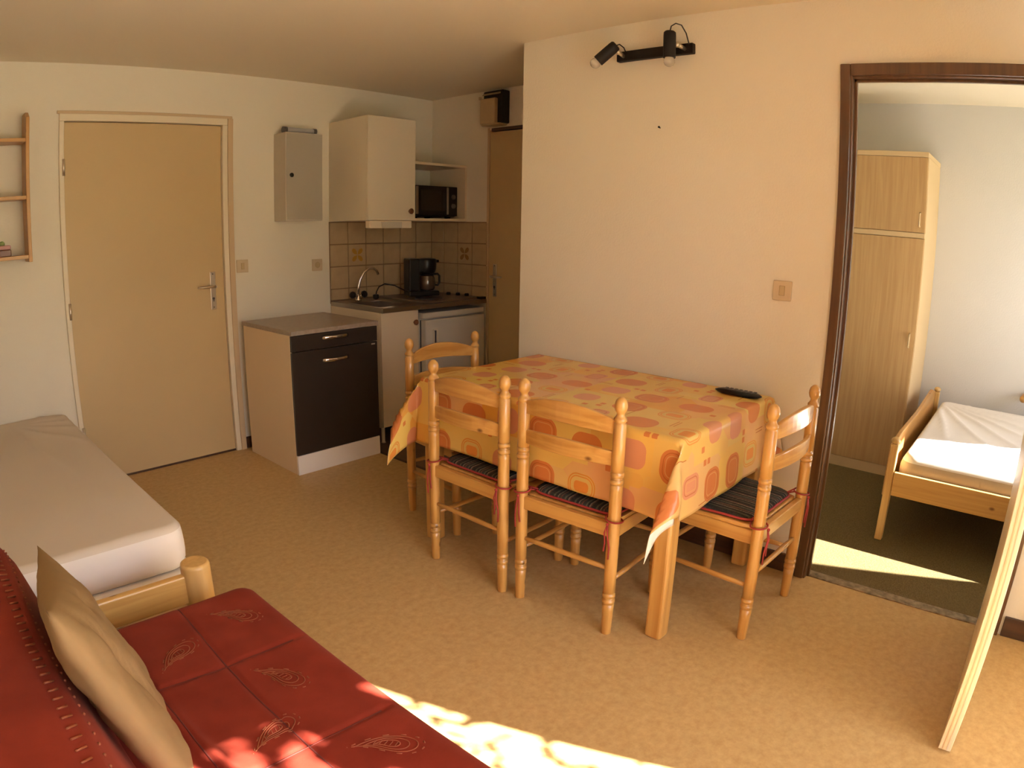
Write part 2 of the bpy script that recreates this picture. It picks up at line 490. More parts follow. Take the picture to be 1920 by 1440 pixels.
# ------------------------------------------------------------------ mesh building
class MB:
    def __init__(self):
        self.v, self.f, self.m, self.s, self.uv = [], [], [], [], None

    def add(self, verts, faces, mi=0, smooth=False):
        o = len(self.v)
        self.v += [Vector(p) for p in verts]
        for f in faces:
            self.f.append([i + o for i in f])
            self.m.append(mi)
            self.s.append(smooth)
        return self

    def box(self, x0, x1, y0, y1, z0, z1, mi=0):
        x0, x1 = min(x0, x1), max(x0, x1)
        y0, y1 = min(y0, y1), max(y0, y1)
        z0, z1 = min(z0, z1), max(z0, z1)
        v = [(x0, y0, z0), (x1, y0, z0), (x1, y1, z0), (x0, y1, z0), (x0, y0, z1), (x1, y0, z1), (x1, y1, z1), (x0, y1, z1)]
        return self.add(v, [(0, 3, 2, 1), (4, 5, 6, 7), (0, 1, 5, 4), (1, 2, 6, 5), (2, 3, 7, 6), (3, 0, 4, 7)], mi)

    def lathe(self, prof, base=(0, 0, 0), axis=(0, 0, 1), seg=16, mi=0, smooth=True, caps=True):
        """prof: list of (radius, distance along the axis)"""
        q = Vector((0, 0, 1)).rotation_difference(Vector(axis).normalized())
        B = Vector(base)
        vs, fs = [], []
        for r, h in prof:
            for i in range(seg):
                a = 2 * PI * i / seg
                vs.append(B + q @ Vector((r * math.cos(a), r * math.sin(a), h)))
        for k in range(len(prof) - 1):
            for i in range(seg):
                j = (i + 1) % seg
                fs.append((k * seg + i, k * seg + j, (k + 1) * seg + j, (k + 1) * seg + i))
        self.add(vs, fs, mi, smooth)
        if caps:
            o = len(self.v) - len(vs)
            self.f.append([o + i for i in reversed(range(seg))]); self.m.append(mi); self.s.append(False)
            o2 = o + (len(prof) - 1) * seg
            self.f.append([o2 + i for i in range(seg)]); self.m.append(mi); self.s.append(False)
        return self

    def cyl(self, a, b, r, r2=None, seg=14, mi=0):
        a, b = Vector(a), Vector(b)
        return self.lathe([(r, 0), (r if r2 is None else r2, (b - a).length)], a, b - a, seg, mi)

    def ball(self, c, r, seg=14, rings=8, mi=0, sc=(1, 1, 1)):
        pr = []
        for k in range(rings + 1):
            t = PI * k / rings
            pr.append((max(1e-4, r * math.sin(t)), -r * math.cos(t)))
        n0 = len(self.v)
        self.lathe(pr, (0, 0, 0), (0, 0, 1), seg, mi)
        for i in range(n0, len(self.v)):
            p = self.v[i]
            self.v[i] = Vector((c[0] + p.x * sc[0], c[1] + p.y * sc[1], c[2] + p.z * sc[2]))
        return self

    def tube(self, pts, r, seg=8, mi=0, closed=False):
        pts = [Vector(p) for p in pts]
        n = len(pts)
        vs, fs = [], []
        up = None
        for i, p in enumerate(pts):
            if closed:
                t = pts[(i + 1) % n] - pts[i - 1]
            else:
                t = pts[min(i + 1, n - 1)] - pts[max(i - 1, 0)]
            t.normalize()
            if up is None:
                up = Vector((0, 0, 1)) if abs(t.z) < 0.9 else Vector((1, 0, 0))
            a = t.cross(up)
            if a.length < 1e-6:
                a = t.orthogonal()
            a.normalize()
            b = a.cross(t).normalized()
            up = b
            rr = r[i] if isinstance(r, (list, tuple)) else r
            for k in range(seg):
                an = 2 * PI * k / seg
                vs.append(p + a * (rr * math.cos(an)) + b * (rr * math.sin(an)))
        for i in range(n if closed else n - 1):
            i2 = (i + 1) % n
            for k in range(seg):
                j = (k + 1) % seg
                fs.append((i * seg + k, i * seg + j, i2 * seg + j, i2 * seg + k))
        self.add(vs, fs, mi, True)
        if not closed:
            o = len(self.v) - len(vs)
            self.f.append([o + k for k in reversed(range(seg))]); self.m.append(mi); self.s.append(False)
            self.f.append([o + (n - 1) * seg + k for k in range(seg)]); self.m.append(mi); self.s.append(False)
        return self

    def prism(self, poly, axis, lo, hi, mi=0, smooth=False):
        """poly: 2D points; axis 0/1/2 is the extrusion axis, the other two keep their order"""
        def P3(a, b, h):
            return (h, a, b) if axis == 0 else ((a, h, b) if axis == 1 else (a, b, h))
        n = len(poly)
        vs = [P3(a, b, lo) for a, b in poly] + [P3(a, b, hi) for a, b in poly]
        fs = [tuple(reversed(range(n))), tuple(range(n, 2 * n))]
        for i in range(n):
            j = (i + 1) % n
            fs.append((i, j, n + j, n + i))
        self.add(vs, fs, mi, smooth)
        return self

    def grid(self, fn, nu, nv, mi=0, smooth=True, wrap_u=False):
        vs = [fn(i / nu, j / nv) for j in range(nv + 1) for i in range(nu + (0 if wrap_u else 1))]
        wdt = nu if wrap_u else nu + 1
        fs = []
        for j in range(nv):
            for i in range(nu):
                i2 = (i + 1) % wdt
                fs.append((j * wdt + i, j * wdt + i2, (j + 1) * wdt + i2, (j + 1) * wdt + i))
        return self.add(vs, fs, mi, smooth)

def tag(o, label=None, cat=None, group=None, kind=None):
    if label: o['label'] = label
    if cat: o['category'] = cat
    if group: o['group'] = group
    if kind: o['kind'] = kind
    return o

def root(name, loc, rz=0.0):
    o = bpy.data.objects.new(name, None)
    o.empty_display_size = 0.05
    COL.objects.link(o)
    o.location = loc
    o.rotation_euler = (0, 0, rz)
    return o

def wloc(o):
    v = Vector((0, 0, 0))
    while o:
        v = v + o.location
        o = o.parent
    return v

def obj(name, mb, mats, parent=None, bevel=0.0, seg=2, at=None, local=False, fix=True, subsurf=0, solid=0.0):
    """one mesh object. World coordinates unless local; the origin is AT (or the middle of the mesh)."""
    if not isinstance(mats, (list, tuple)):
        mats = [mats]
    me = bpy.data.meshes.new(name)
    if at is None:
        if parent is not None and local:
            at = Vector((0, 0, 0))
        else:
            lo = Vector((min(p.x for p in mb.v), min(p.y for p in mb.v), min(p.z for p in mb.v)))
            hi = Vector((max(p.x for p in mb.v), max(p.y for p in mb.v), max(p.z for p in mb.v)))
            at = Vector(((lo.x + hi.x) / 2, (lo.y + hi.y) / 2, lo.z))
    at = Vector(at)
    me.from_pydata([tuple(p - at) for p in mb.v], [], mb.f)
    for m in mats:
        me.materials.append(m)
    for p, mi, s in zip(me.polygons, mb.m, mb.s):
        p.material_index = mi
        p.use_smooth = s
    if mb.uv:
        ul = me.uv_layers.new(name='flat')
        for l in me.loops:
            ul.data[l.index].uv = mb.uv[l.vertex_index]
    if fix:
        bm = bmesh.new()
        bm.from_mesh(me)
        bmesh.ops.recalc_face_normals(bm, faces=bm.faces)
        bm.to_mesh(me)
        bm.free()
    me.update()
    o = bpy.data.objects.new(name, me)
    COL.objects.link(o)
    if parent is not None:
        o.parent = parent
        o.location = at if local else at - wloc(parent)
    else:
        o.location = at
    if solid:
        md = o.modifiers.new('thick', 'SOLIDIFY')
        md.thickness = solid
        md.offset = 0
    if bevel:
        md = o.modifiers.new('edge', 'BEVEL')
        md.width = bevel
        md.segments = seg
        md.limit_method = 'ANGLE'
        md.angle_limit = R(35)
        md.use_clamp_overlap = True
    if subsurf:
        md = o.modifiers.new('round', 'SUBSURF')
        md.levels = md.render_levels = subsurf
    return o

def B(*a):
    return MB().box(*a)

def copy_tree(o, parent=None):
    c = o.copy()
    COL.objects.link(c)
    c.parent = parent
    for ch in o.children:
        copy_tree(ch, c)
    return c

def struct(name, mb, m, parent=None, **kw):
    o = obj(name, mb, m, parent, **kw)
    if parent is None:
        o['kind'] = 'structure'
    return o

def sstep(a, b, x):
    t = max(0.0, min(1.0, (x - a) / (b - a)))
    return t * t * (3 - 2 * t)

# ------------------------------------------------------------------ the shell
H = 2.368
XL, YW, YB, XK, XF = -2.95, -5.0, 0.0, 0.815, 2.14     # left wall, living window wall, back wall, alcove side wall, bedroom far wall
YWB = -5.5                                              # bedroom window wall
YC = -1.633                                             # corner where the alcove begins
DY0, DY1 = -3.300, -4.10                                # bedroom doorway
T = 0.055                                               # partition thickness

fl = MB().box(XL - .1, -0.225, YW - .1, YB + .1, -0.08, 0)
fl.box(-0.225, T, YW - .1, YC, -0.08, 0)
struct('floor', fl, M['vinyl'], at=(0, 0, 0))
struct('floor_kitchen', B(-0.225, XK + 1.0, YC, YB + .1, -0.08, -0.004), M['browntile'], at=(0, 0, 0))
struct('floor_bedroom', B(T, XF + .1, YWB - .1, YC - .06, -0.08, -0.002), M['carpet'], at=(0, 0, 0))
struct('trim_1', B(-0.235, -0.215, YC, -0.62, -0.002, 0.003), M['skirt'])
struct('trim_2', B(0.02, 0.075, DY1, DY0, -0.002, 0.005), M['strip'], bevel=0.002)
struct('ceiling', MB().box(XL - .1, T, YW - .12, YB + .1, H, H + .1).box(T, XF + .1, YWB - .12, YB + .1, H, H + .1), M['ceil'], at=(0, 0, H))

# entry door opening in the back wall
DX0, DX1, DZ = -1.861, -0.898, 2.04
wb = MB().box(XL - .1, DX0 - .02, YB, YB + .12, 0, H)
wb.box(DX1 + .03, XK + .12, YB, YB + .12, 0, H)
wb.box(DX0 - .02, DX1 + .03, YB, YB + .12, DZ + .03, H)
wb.box(DX0 - .02, DX1 + .03, YB + .09, YB + .12, 0, DZ + .03)  # unseen panel behind the entrance door, added to stop light leaking in
wall_back = struct('wall_back', wb, M['wall'], at=(0, 0, 0))
struct('wall_left', B(XL - .1, XL, YW - .1, YB + .1, 0, H), M['wall'], at=(XL, 0, 0))
# alcove side wall with the bathroom door opening
BY0, BY1 = -0.600, -1.42
wa = MB().box(XK, XK + .1, BY0, YB + .1, 0, H)
wa.box(XK, XK + .1, BY1, BY0, 2.085, H)
wa.box(XK, XK + .1, YC, BY1, 0, H)
wa.box(XK + .07, XK + .1, BY1, BY0, 0, 2.085)  # hidden backing added behind the bathroom door to keep outside light out
wall_alcove = struct('wall_alcove', wa, M['wall'], at=(XK, 0, 0))
# partition with the bedroom doorway, and its return into the alcove
wr = MB().box(0, T, DY0 + .02, YC, 0, H)
wr.box(0, T, DY1 - .02, DY0 + .02, DZ + .02, H)
wr.box(0, T, YW - .1, DY1 - .02, 0, H)
wr.box(T, XK + .1, YC - .055, YC, 0, H)
wall_right = struct('wall_right', wr, M['wall'], at=(0, 0, 0))
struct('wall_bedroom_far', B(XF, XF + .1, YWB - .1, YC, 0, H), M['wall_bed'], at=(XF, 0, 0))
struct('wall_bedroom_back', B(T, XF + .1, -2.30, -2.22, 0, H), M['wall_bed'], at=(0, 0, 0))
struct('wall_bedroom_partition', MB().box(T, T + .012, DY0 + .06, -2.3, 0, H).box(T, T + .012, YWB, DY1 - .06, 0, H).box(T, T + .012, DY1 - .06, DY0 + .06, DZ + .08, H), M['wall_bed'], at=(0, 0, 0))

# window walls (behind the camera); French windows give the daylight and the sun
def window_wall(name, x0, x1, y, ox0, ox1, oz, m):
    b = MB().box(x0, ox0, y - .12, y, 0, H).box(ox1, x1, y - .12, y, 0, H).box(ox0, ox1, y - .12, y, oz, H)
    return struct(name, b, m, at=(0, y, 0))
LX0, LX1, LZ = -2.72, -0.67, 2.22
KX0, KX1, KZ = 0.93, 1.76, 2.20
window_wall('wall_window', XL - .1, T, YW, LX0, LX1, LZ, M['wall'])
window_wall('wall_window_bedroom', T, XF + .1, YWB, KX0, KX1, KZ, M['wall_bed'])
struct('wall_step', B(0, T, YWB - .1, YW - .1, 0, H), M['wall_bed'])

def french_window(n, x0, x1, y, z1, mull):
    r_ = root('window_%d' % n, ((x0 + x1) / 2, y, 0))
    r_['kind'] = 'structure'
    fr = MB().box(x0, x0 + .05, y - .09, y - .03, 0, z1).box(x1 - .05, x1, y - .09, y - .03, 0, z1)
    fr.box(x0 + .05, x1 - .05, y - .09, y - .03, z1 - .05, z1).box(x0 + .05, x1 - .05, y - .09, y - .03, 0, .06)
    for a, b in mull:
        fr.box(a, b, y - .09, y - .03, .06, z1 - .05)
    obj('window_frame', fr, M['frame_white'], r_)
    edges = [x0 + .05] + [q for ab in mull for q in ab] + [x1 - .05]
    for k in range(0, len(edges), 2):
        obj('pane', B(edges[k], edges[k + 1], y - .064, y - .058, .06, z1 - .05), M['glass'], r_)
    return r_
french_window(1, LX0, LX1, YW, LZ, [(-1.40, -1.22)])
french_window(2, KX0, KX1, YWB, KZ, [])
portal('daylight_living', LX0, LX1, YW - .13, 0.02, LZ)
portal('daylight_bedroom', KX0, KX1, YWB - .13, 0.02, KZ)
struct('floor_balcony', B(XL - 1, XF + 1, YWB - 2.0, YW - .12, -0.25, -0.09), M['outdoor'])

# unseen slope, added to cut the low sky light reaching the back wall
def terrain():
    mb = MB()
    def f(u, v):
        a = R(-150 + 120 * u)
        d = 6 + 84 * v
        x, y = d * math.cos(a) * 1.6, YWB - 2 + d * math.sin(a)
        z = -4 + 17 * sstep(.25, 1, v) + 2.0 * noise.noise(Vector((x * .05, y * .05, 0))) * v
        return Vector((x, y, z))
    mb.grid(f, 40, 24, 0, True)
    return mb
struct('sky_blocking_hillside', terrain(), plain('sky_blocking_slope', (0.20, 0.21, 0.10), 0.95, mottle=(.4, .3)), at=(0, -6, -4))

# skirting
struct('baseboard_right', MB().box(-0.012, 0, YC, DY0 + .05, 0, .085).box(-0.012, 0, YW, DY1 - .06, 0, .085), M['skirt'], bevel=.003)
struct('baseboard_back', MB().box(-.822, .3, -.012, 0, 0, .075).box(XL, DX0 - .05, -.012, 0, 0, .075), M['skirt'], bevel=.003)
struct('baseboard_left', B(XL, XL + .012, YW, YB, 0, .075), M['skirt'], bevel=.003)
struct('baseboard_bedroom', MB().box(XF - .012, XF, YWB, -2.3, 0, .085), M['skirt'], bevel=.003)

# ------------------------------------------------------------------ doors
def handle_set(parent, c, out, along, plate_h=.23, plate_w=.036, lever=.115, lever_z=0.0, names=('door_handle', 'handle_plate')):
    """a lever on a long plate. c: point on the leaf, out: unit vector out of the leaf, along: direction of the lever"""
    c, out, along = Vector(c), Vector(out), Vector(along)
    pl = MB()
    sd = Vector((abs(out.y), abs(out.x), 0))
    a = c - sd * plate_w / 2 + Vector((0, 0, -plate_h * .62)) + out * .0005
    b_ = c + sd * plate_w / 2 + Vector((0, 0, plate_h * .38)) + out * .006
    pl.box(a.x, b_.x, a.y, b_.y, a.z, b_.z)
    p = obj(names[1], pl, M['satin'], parent, bevel=.004)
    kh = MB()
    kc = c + Vector((0, 0, -.075)) + out * .0055
    kh.lathe([(.008, 0), (.008, .003)], kc, out, 10)
    kh.box(kc.x - sd.x * .003 - abs(out.x) * .001, kc.x + sd.x * .003 + abs(out.x) * .003, kc.y - sd.y * .003 - abs(out.y) * .003, kc.y + sd.y * .003, kc.z - .018, kc.z)
    obj('keyhole', kh, M['tray_dark'], parent)
    sc_ = MB()
    for dz in (.075, -.128):
        sc_.lathe([(.0045, 0), (.0035, .003)], c + Vector((0, 0, dz)) + out * .0055, out, 8)
    obj('plate_screws', sc_, M['tray_dark'], parent)
    lv = MB()
    lv.cyl(c + out * .005, c + out * .05, .009)
    p0 = c + out * .045
    pts = [p0 + along * (lever * t) + out * (.004 * math.sin(t * PI)) for t in (0, .15, .4, .7, 1.0)]
    lv.tube(pts, [.009, .0085, .0075, .007, .006], 10)
    obj(names[0], lv, M['satin'], parent)

d1 = root('door_1', ((DX0 + DX1) / 2, 0, 0))
tag(d1, 'plain cream painted entrance door in the back wall', None, None, 'structure')
leaf = obj('door_leaf', B(DX0, DX1, .004, .044, .006, DZ), M['door'], d1, bevel=.002)
jf = MB().box(DX0 - .03, DX0 - .002, -.018, .09, 0, DZ + .004)
jf.box(DX0 - .03, DX1 + .035, -.018, .09, DZ + .004, DZ + .045).box(DX1 + .002, DX1 + .035, -.018, .09, 0, DZ + .004)
obj('door_frame', jf, M['frame_white'], d1, bevel=.003)
obj('door_stop', MB().box(DX1 + .035, DX1 + .07, -.024, .0, 0, DZ + .045).box(DX0 - .042, DX1 + .07, -.012, .0, DZ + .045, DZ + .062), M['frame_tan'], d1, bevel=.002)
handle_set(leaf, (-.974, .004, 1.065), (0, -1, 0), (-1, 0, 0))
for hz in (.30, 1.004, 1.789):
    obj('hinge', MB().cyl((DX0 - .006, -.02, hz - .045), (DX0 - .006, -.02, hz + .045), .008), M['satin'], d1)
obj('draught_strip', B(DX0, DX1, .0, .004, .0, .012), M['skirt'], d1)

d2 = root('door_2', (XK, (BY0 + BY1) / 2, 0))
tag(d2, 'tan bathroom door in the kitchen alcove side wall', None, None, 'structure')
leaf2 = obj('door_leaf', B(XK + .006, XK + .046, BY1 + .02, BY0 - .012, .006, 2.07), M['door'], d2, bevel=.002)
obj('door_frame', MB().box(XK - .004, XK + .06, BY0 - .012, BY0 + .008, 0, 2.10).box(XK - .004, XK + .06, BY1 - .01, BY1 + .02, 0, 2.10), M['frame_tan'], d2)
obj('top_gap_strip', B(XK - .006, XK + .05, BY1, BY0 - .03, 2.075, 2.096), M['skirt'], d2)
handle_set(leaf2, (XK + .006, -.672, 1.058), (-1, 0, 0), (0, -1, 0), lever=.10)

d3 = root('door_3', (0, (DY0 + DY1) / 2, 0))
tag(d3, 'bedroom doorway with dark wooden frame and its cream door opened into the room', None, None, 'structure')
fr = MB()
Y_A, Y_B, ZT = DY0, DY1, DZ
fr.box(-.014, T + .016, Y_A, Y_A + .026, 0, ZT + .026)
fr.box(-.014, T + .016, Y_B - .026, Y_B, 0, ZT + .026)
fr.box(-.014, T + .016, Y_B, Y_A, ZT, ZT + .026)
obj('door_frame', fr, M['darkwood'], d3, bevel=.003)
for side, (xa, xb) in enumerate(((-.022, -.002), (T, T + .02))):
    cs = MB().box(xa, xb, Y_A + .008, Y_A + .048, 0, ZT + .055).box(xa, xb, Y_B - .048, Y_B - .008, 0, ZT + .055).box(xa, xb, Y_B - .008, Y_A + .008, ZT + .008, ZT + .055)
    obj('architrave', cs, M['darkwood'], d3, bevel=.004)
obj('door_rebate', MB().box(.018, .034, Y_A - .010, Y_A, 0, ZT).box(.018, .034, Y_B, Y_B + .010, 0, ZT).box(.018, .034, Y_B, Y_A, ZT - .010, ZT), M['darkwood'], d3)
LX = -.832
YD = -4.053
leaf3 = obj('door_leaf', B(LX + .002, -.03, YD - .040, YD, .010, 2.03), M['door_edge'], d3, bevel=.002)
obj('edge_strip', MB().box(LX, LX + .003, YD - .018, YD - .0135, .012, 2.028), M['door_strip'], leaf3)
obj('edge_strip', MB().box(LX, LX + .003, YD - .031, YD - .0265, .012, 2.028), M['white_lam'], leaf3)
for hz in (.25, 1.0, 1.8):
    obj('hinge', MB().cyl((-.024, YD - .046, hz - .04), (-.024, YD - .046, hz + .04), .007), M['satin'], d3)
handle_set(leaf3, (LX + .07, YD - .040, 1.06), (0, -1, 0), (1, 0, 0))

# ------------------------------------------------------------------ wall tiles of the kitchen
TZ = [0.900, 0.978, 1.131, 1.284, 1.437]
bx = [-.114, .036, .188, .342, .499, .651, .806]
sy = [-.004, -.147, -.298, -.451, -.603]
obj('grout_bed', B(-.116, XK, -.0035, 0, .88, 1.440), M['grout'], wall_back)
obj('grout_bed', B(XK - .0035, XK, -.604, 0, .88, 1.440), M['grout'], wall_alcove)
def petals(cx, cz, plane, parent):
    for k in range(4):
        a = PI / 4 + k * PI / 2
        pts = []
        for (u_, w_) in ((.003, 0), (.022, .013), (.042, .016), (.058, .008), (.058, -.008), (.042, -.016), (.022, -.013)):
            pts.append((cx + u_ * math.cos(a) - w_ * math.sin(a), cz + u_ * math.sin(a) + w_ * math.cos(a)))
        mb = MB()
        if plane == 'y':
            mb.prism(pts, 1, -.0104, -.0094)
        else:
            mb.prism(pts, 0, XK - .0104, XK - .0094)
        obj('petal', mb, M['motif'] if plane == 'y' else M['motif2'], parent)
g = .0045
for j in range(4):
    for i in range(6):
        t_ = obj('tile', B(bx[i] + g, bx[i + 1] - g, -.0095, -.002, TZ[j] + g, TZ[j + 1] - g), M['tile'], wall_back, bevel=.0015, seg=1)
        if (i, j) == (1, 2):
            petals((bx[1] + bx[2]) / 2, (TZ[2] + TZ[3]) / 2, 'y', t_)
    for i in range(4):
        t_ = obj('tile', B(XK - .0095, XK - .002, sy[i + 1] + g, sy[i] - g, TZ[j] + g, TZ[j + 1] - g), M['tile'], wall_alcove, bevel=.0015, seg=1)
        if (i, j) == (2, 2):
            petals((sy[2] + sy[3]) / 2, (TZ[2] + TZ[3]) / 2, 'x', t_)

# ------------------------------------------------------------------ kitchenette
# white base cabinet
bc = root('base_cabinet', (.035, -.29, 0))
tag(bc, 'narrow white base cabinet with a brown knob under the sink', 'cabinet')
cx0, cx1 = -.118, .190
obj('side_panel', B(cx0, cx0 + .016, -.562, -.012, .11, .8665), M['white_lam2'], bc)
obj('side_panel', B(cx1 - .016, cx1, -.562, -.012, .11, .8665), M['white_lam2'], bc)
obj('carcass', MB().box(cx0 + .016, cx1 - .016, -.56, -.012, .11, .126).box(cx0 + .016, cx1 - .016, -.03, -.012, .126, .8665), M['white_lam2'], bc)
dd = obj('cabinet_door', B(cx0, cx1 - .003, -.582, -.564, .118, .864), M['white_lam2'], bc, bevel=.002)
obj('knob', MB().lathe([(.008, 0), (.008, .010), (.018, .016), (.019, .024), (.012, .030)], (.152, -.582, .785), (0, -1, 0), 14), M['brownknob'], dd)
for lx, ly in ((-.08, -.52), (.15, -.52), (-.08, -.06), (.15, -.06)):
    obj('leg', MB().lathe([(.016, 0), (.012, .01), (.012, .11)], (lx, ly, -.004), (0, 0, 1), 10), M['white_lam2'], bc)

# fridge
fg = root('fridge', (.51, -.29, 0))
tag(fg, 'small white undercounter fridge beside the white base cabinet', 'fridge')
fx0, fx1 = .222, .790
obj('body', B(fx0, fx1, -.545, -.02, .03, .832), M['fridge'], fg, bevel=.004)
obj('top_panel', B(fx0 - .004, fx1 + .004, -.590, -.02, .800, .836), M['fridge'], fg, bevel=.004)
fdo = obj('fridge_door', B(fx0 + .010, fx1, -.602, -.552, .06, .788), M['fridge'], fg, bevel=.006)
obj('door_seal', B(fx0 + .008, fx1 - .008, -.552, -.545, .06, .785), M['tray_dark'], fg)
hb = MB()
hx, hz0, hz1 = fx0 + .075, .56, .72
hb.tube([(hx, -.603, hz0), (hx, -.612, hz0 + .01), (hx, -.612, hz1 - .01), (hx, -.603, hz1), (hx + .034, -.603, hz1), (hx + .034, -.610, hz1 - .01), (hx + .034, -.610, hz0 + .01), (hx + .034, -.603, hz0)], .005, 8, closed=True)
obj('door_handle', hb, M['white_lam'], fdo)
obj('handle_recess', B(hx + .006, hx + .028, -.6035, -.6015, hz0 + .006, hz1 - .006), M['tray_dark'], fdo)
for ax_ in (fx0 + .03, fx1 - .07):
    for ay_ in (-.52, -.09):
        obj('foot', B(ax_, ax_ + .04, ay_, ay_ + .04, -.004, .03), M['black'], fg)

# steel worktop with sink and hob
wt = root('worktop', (.35, -.30, .86))
tag(wt, 'steel kitchenette worktop with sink basin and two black hotplates', 'worktop')
wx0, wx1, wy0, wy1, wz0, wz1 = -.118, XK - .012, -.603, -.012, .867, .895
sx0, sx1, sy0, sy1 = -.096, .166, -.545, -.20
sl = MB().box(wx0, sx0, wy0, wy1, wz0, wz1).box(sx1, wx1, wy0, wy1, wz0, wz1).box(sx0, sx1, wy0, sy0, wz0, wz1).box(sx0, sx1, sy1, wy1, wz0, wz1)
obj('top_plate', sl, M['steel'], wt)
bs = MB()
def basin(u, v):
    return None
bz = .868 - .008
bs.box(sx0, sx0 + .004, sy0, sy1, wz1 - .14, wz1 - .002).box(sx1 - .004, sx1, sy0, sy1, wz1 - .14, wz1 - .002)
bs.box(sx0, sx1, sy0, sy0 + .004, wz1 - .14, wz1 - .002).box(sx0, sx1, sy1 - .004, sy1, wz1 - .14, wz1 - .002)
bs.box(sx0, sx1, sy0, sy1, wz1 - .145, wz1 - .14)
obj('sink_basin', bs, M['steel_dark'], wt)
rm = MB()
rm.tube([(sx0, sy0, wz1), (sx1, sy0, wz1), (sx1, sy1, wz1), (sx0, sy1, wz1)], .006, 8, closed=True)
obj('sink_rim', rm, M['steel'], wt)
obj('drain', MB().lathe([(.03, 0), (.03, .004), (.012, .005)], ((sx0 + sx1) / 2, (sy0 + sy1) / 2, wz1 - .140), (0, 0, 1), 14), M['chrome'], wt)
hob = obj('hob_plate', B(.275, wx1 - .02, -.570, -.035, wz1, wz1 + .012), M['steel_dark'], wt, bevel=.004)
for hx_, hy_, rr in ((.42, -.42, .09), (.60, -.20, .075)):
    obj('hotplate', MB().lathe([(rr + .008, 0), (rr + .008, .004), (rr, .010), (rr * .3, .010), (rr * .28, .007), (.001, .007)], (hx_, hy_, wz1 + .0115), (0, 0, 1), 24), M['castiron'], hob)
for k, (kx, ky) in enumerate(((.715, -.30), (.735, -.38), (.752, -.455))):
    obj('control_knob', MB().lathe([(.017, 0), (.017, .014), (.012, .02)], (kx, ky, wz1 + .0115), (0, 0, 1), 12), M['black'], hob)
obj('corner_block', B(.745, .80, -.606, -.56, wz1 - .004, wz1 + .016), M['black'], wt, bevel=.004)
obj('front_lip', B(.195, wx1, -.606, -.600, wz1 - .03, wz1 - .002), M['steel_dark'], wt)

# faucet
fc = root('faucet', (.035, -.12, .895))
tag(fc, 'chrome swan neck tap with two black handles behind the sink', 'faucet')
F0 = Vector((.035, -.12, .8955))
obj('base', MB().lathe([(.024, 0), (.022, .012), (.014, .03), (.014, .05)], F0, (0, 0, 1), 14), M['chrome'], fc)
pts = []
for t in range(13):
    a = PI * (t / 12.0)
    pts.append(F0 + Vector((.015 + .065 - .065 * math.cos(a * .93) + .012, -.03 * t / 12, .05 + .05 + .13 * math.sin(a * .93) * (1 if t < 7 else 1))))
pts = [F0 + Vector((0, 0, .045)), F0 + Vector((.004, 0, .10)), F0 + Vector((.018, -.004, .15)), F0 + Vector((.045, -.010, .195)), F0 + Vector((.082, -.018, .222)), F0 + Vector((.115, -.026, .222)), F0 + Vector((.138, -.032, .203)), F0 + Vector((.148, -.036, .178))]
obj('spout', MB().tube(pts, .0085, 10), M['chrome'], fc)
for sgn in (-1, 1):
    kb = MB().cyl(F0 + Vector((0, 0, .03)), F0 + Vector((sgn * .038, -.004, .042)), .010)
    obj('valve_stem', kb, M['chrome'], fc)
    obj('tap_handle', MB().lathe([(.016, 0), (.024, .006), (.025, .022), (.018, .032), (.006, .035)], F0 + Vector((sgn * .034, -.004, .041)), (sgn, -.1, .3), 14), M['black'], fc)

# coffee maker standing on the hob
cm = root('coffee_maker', (.47, -.27, .907))
tag(cm, 'black filter coffee maker with glass jug standing on the hob', 'coffee maker')
CZ = wz1 + .0225
ca = R(-22)
def crot(p):
    x, y = p[0] - .47, p[1] + .27
    return Vector((.47 + x * math.cos(ca) - y * math.sin(ca), -.27 + x * math.sin(ca) + y * math.cos(ca), p[2]))
def cobj(name, mb, m, parent, **kw):
    mb.v = [crot(p) for p in mb.v]
    return obj(name, mb, m, parent, **kw)
cobj('base_plate', B(.365, .590, -.345, -.205, CZ, CZ + .035), M['black'], cm, bevel=.008)
cobj('water_tank', B(.365, .445, -.345, -.205, CZ + .035, CZ + .262), M['black'], cm, bevel=.010)
cobj('filter_head', MB().lathe([(.062, 0), (.070, .03), (.072, .085), (.066, .098), (.03, .104)], (.515, -.275, CZ + .160), (0, 0, 1), 20).box(.43, .52, -.335, -.215, CZ + .17, CZ + .258), M['black'], cm, bevel=.003)
cobj('head_lip', B(.555, .605, -.292, -.258, CZ + .232, CZ + .250), M['black'], cm, bevel=.004)
jug = cobj('glass_jug', MB().lathe([(.048, 0), (.058, .012), (.062, .05), (.056, .085), (.046, .108), (.048, .116)], (.518, -.275, CZ + .037), (0, 0, 1), 20), M['coffeeglass'], cm)
cobj('jug_band', MB().lathe([(.0475, 0), (.0505, .001), (.0505, .015), (.0475, .016)], (.518, -.275, CZ + .137), (0, 0, 1), 20), M['black'], jug)
cobj('jug_handle', MB().tube([(.566, -.275, CZ + .148), (.598, -.275, CZ + .15), (.612, -.275, CZ + .135), (.612, -.275, CZ + .085), (.600, -.275, CZ + .068), (.578, -.275, CZ + .07)], [.008, .009, .009, .009, .008, .006], 8), M['black'], jug)
cobj('power_switch', B(.588, .594, -.29, -.262, CZ + .010, CZ + .022), M['chrome'], cm)
obj('power_cable', MB().tube([(.385, -.20, .95), (.34, -.14, .985), (.28, -.10, .998), (.225, -.105, .980), (.185, -.13, .95), (.165, -.15, .925)], .0045, 8), M['black'], cm)
obj('plug', MB().lathe([(.010, 0), (.022, .008), (.022, .032), (.012, .036)], (.165, -.15, .90), (0, 0, 1), 12), M['black'], cm)

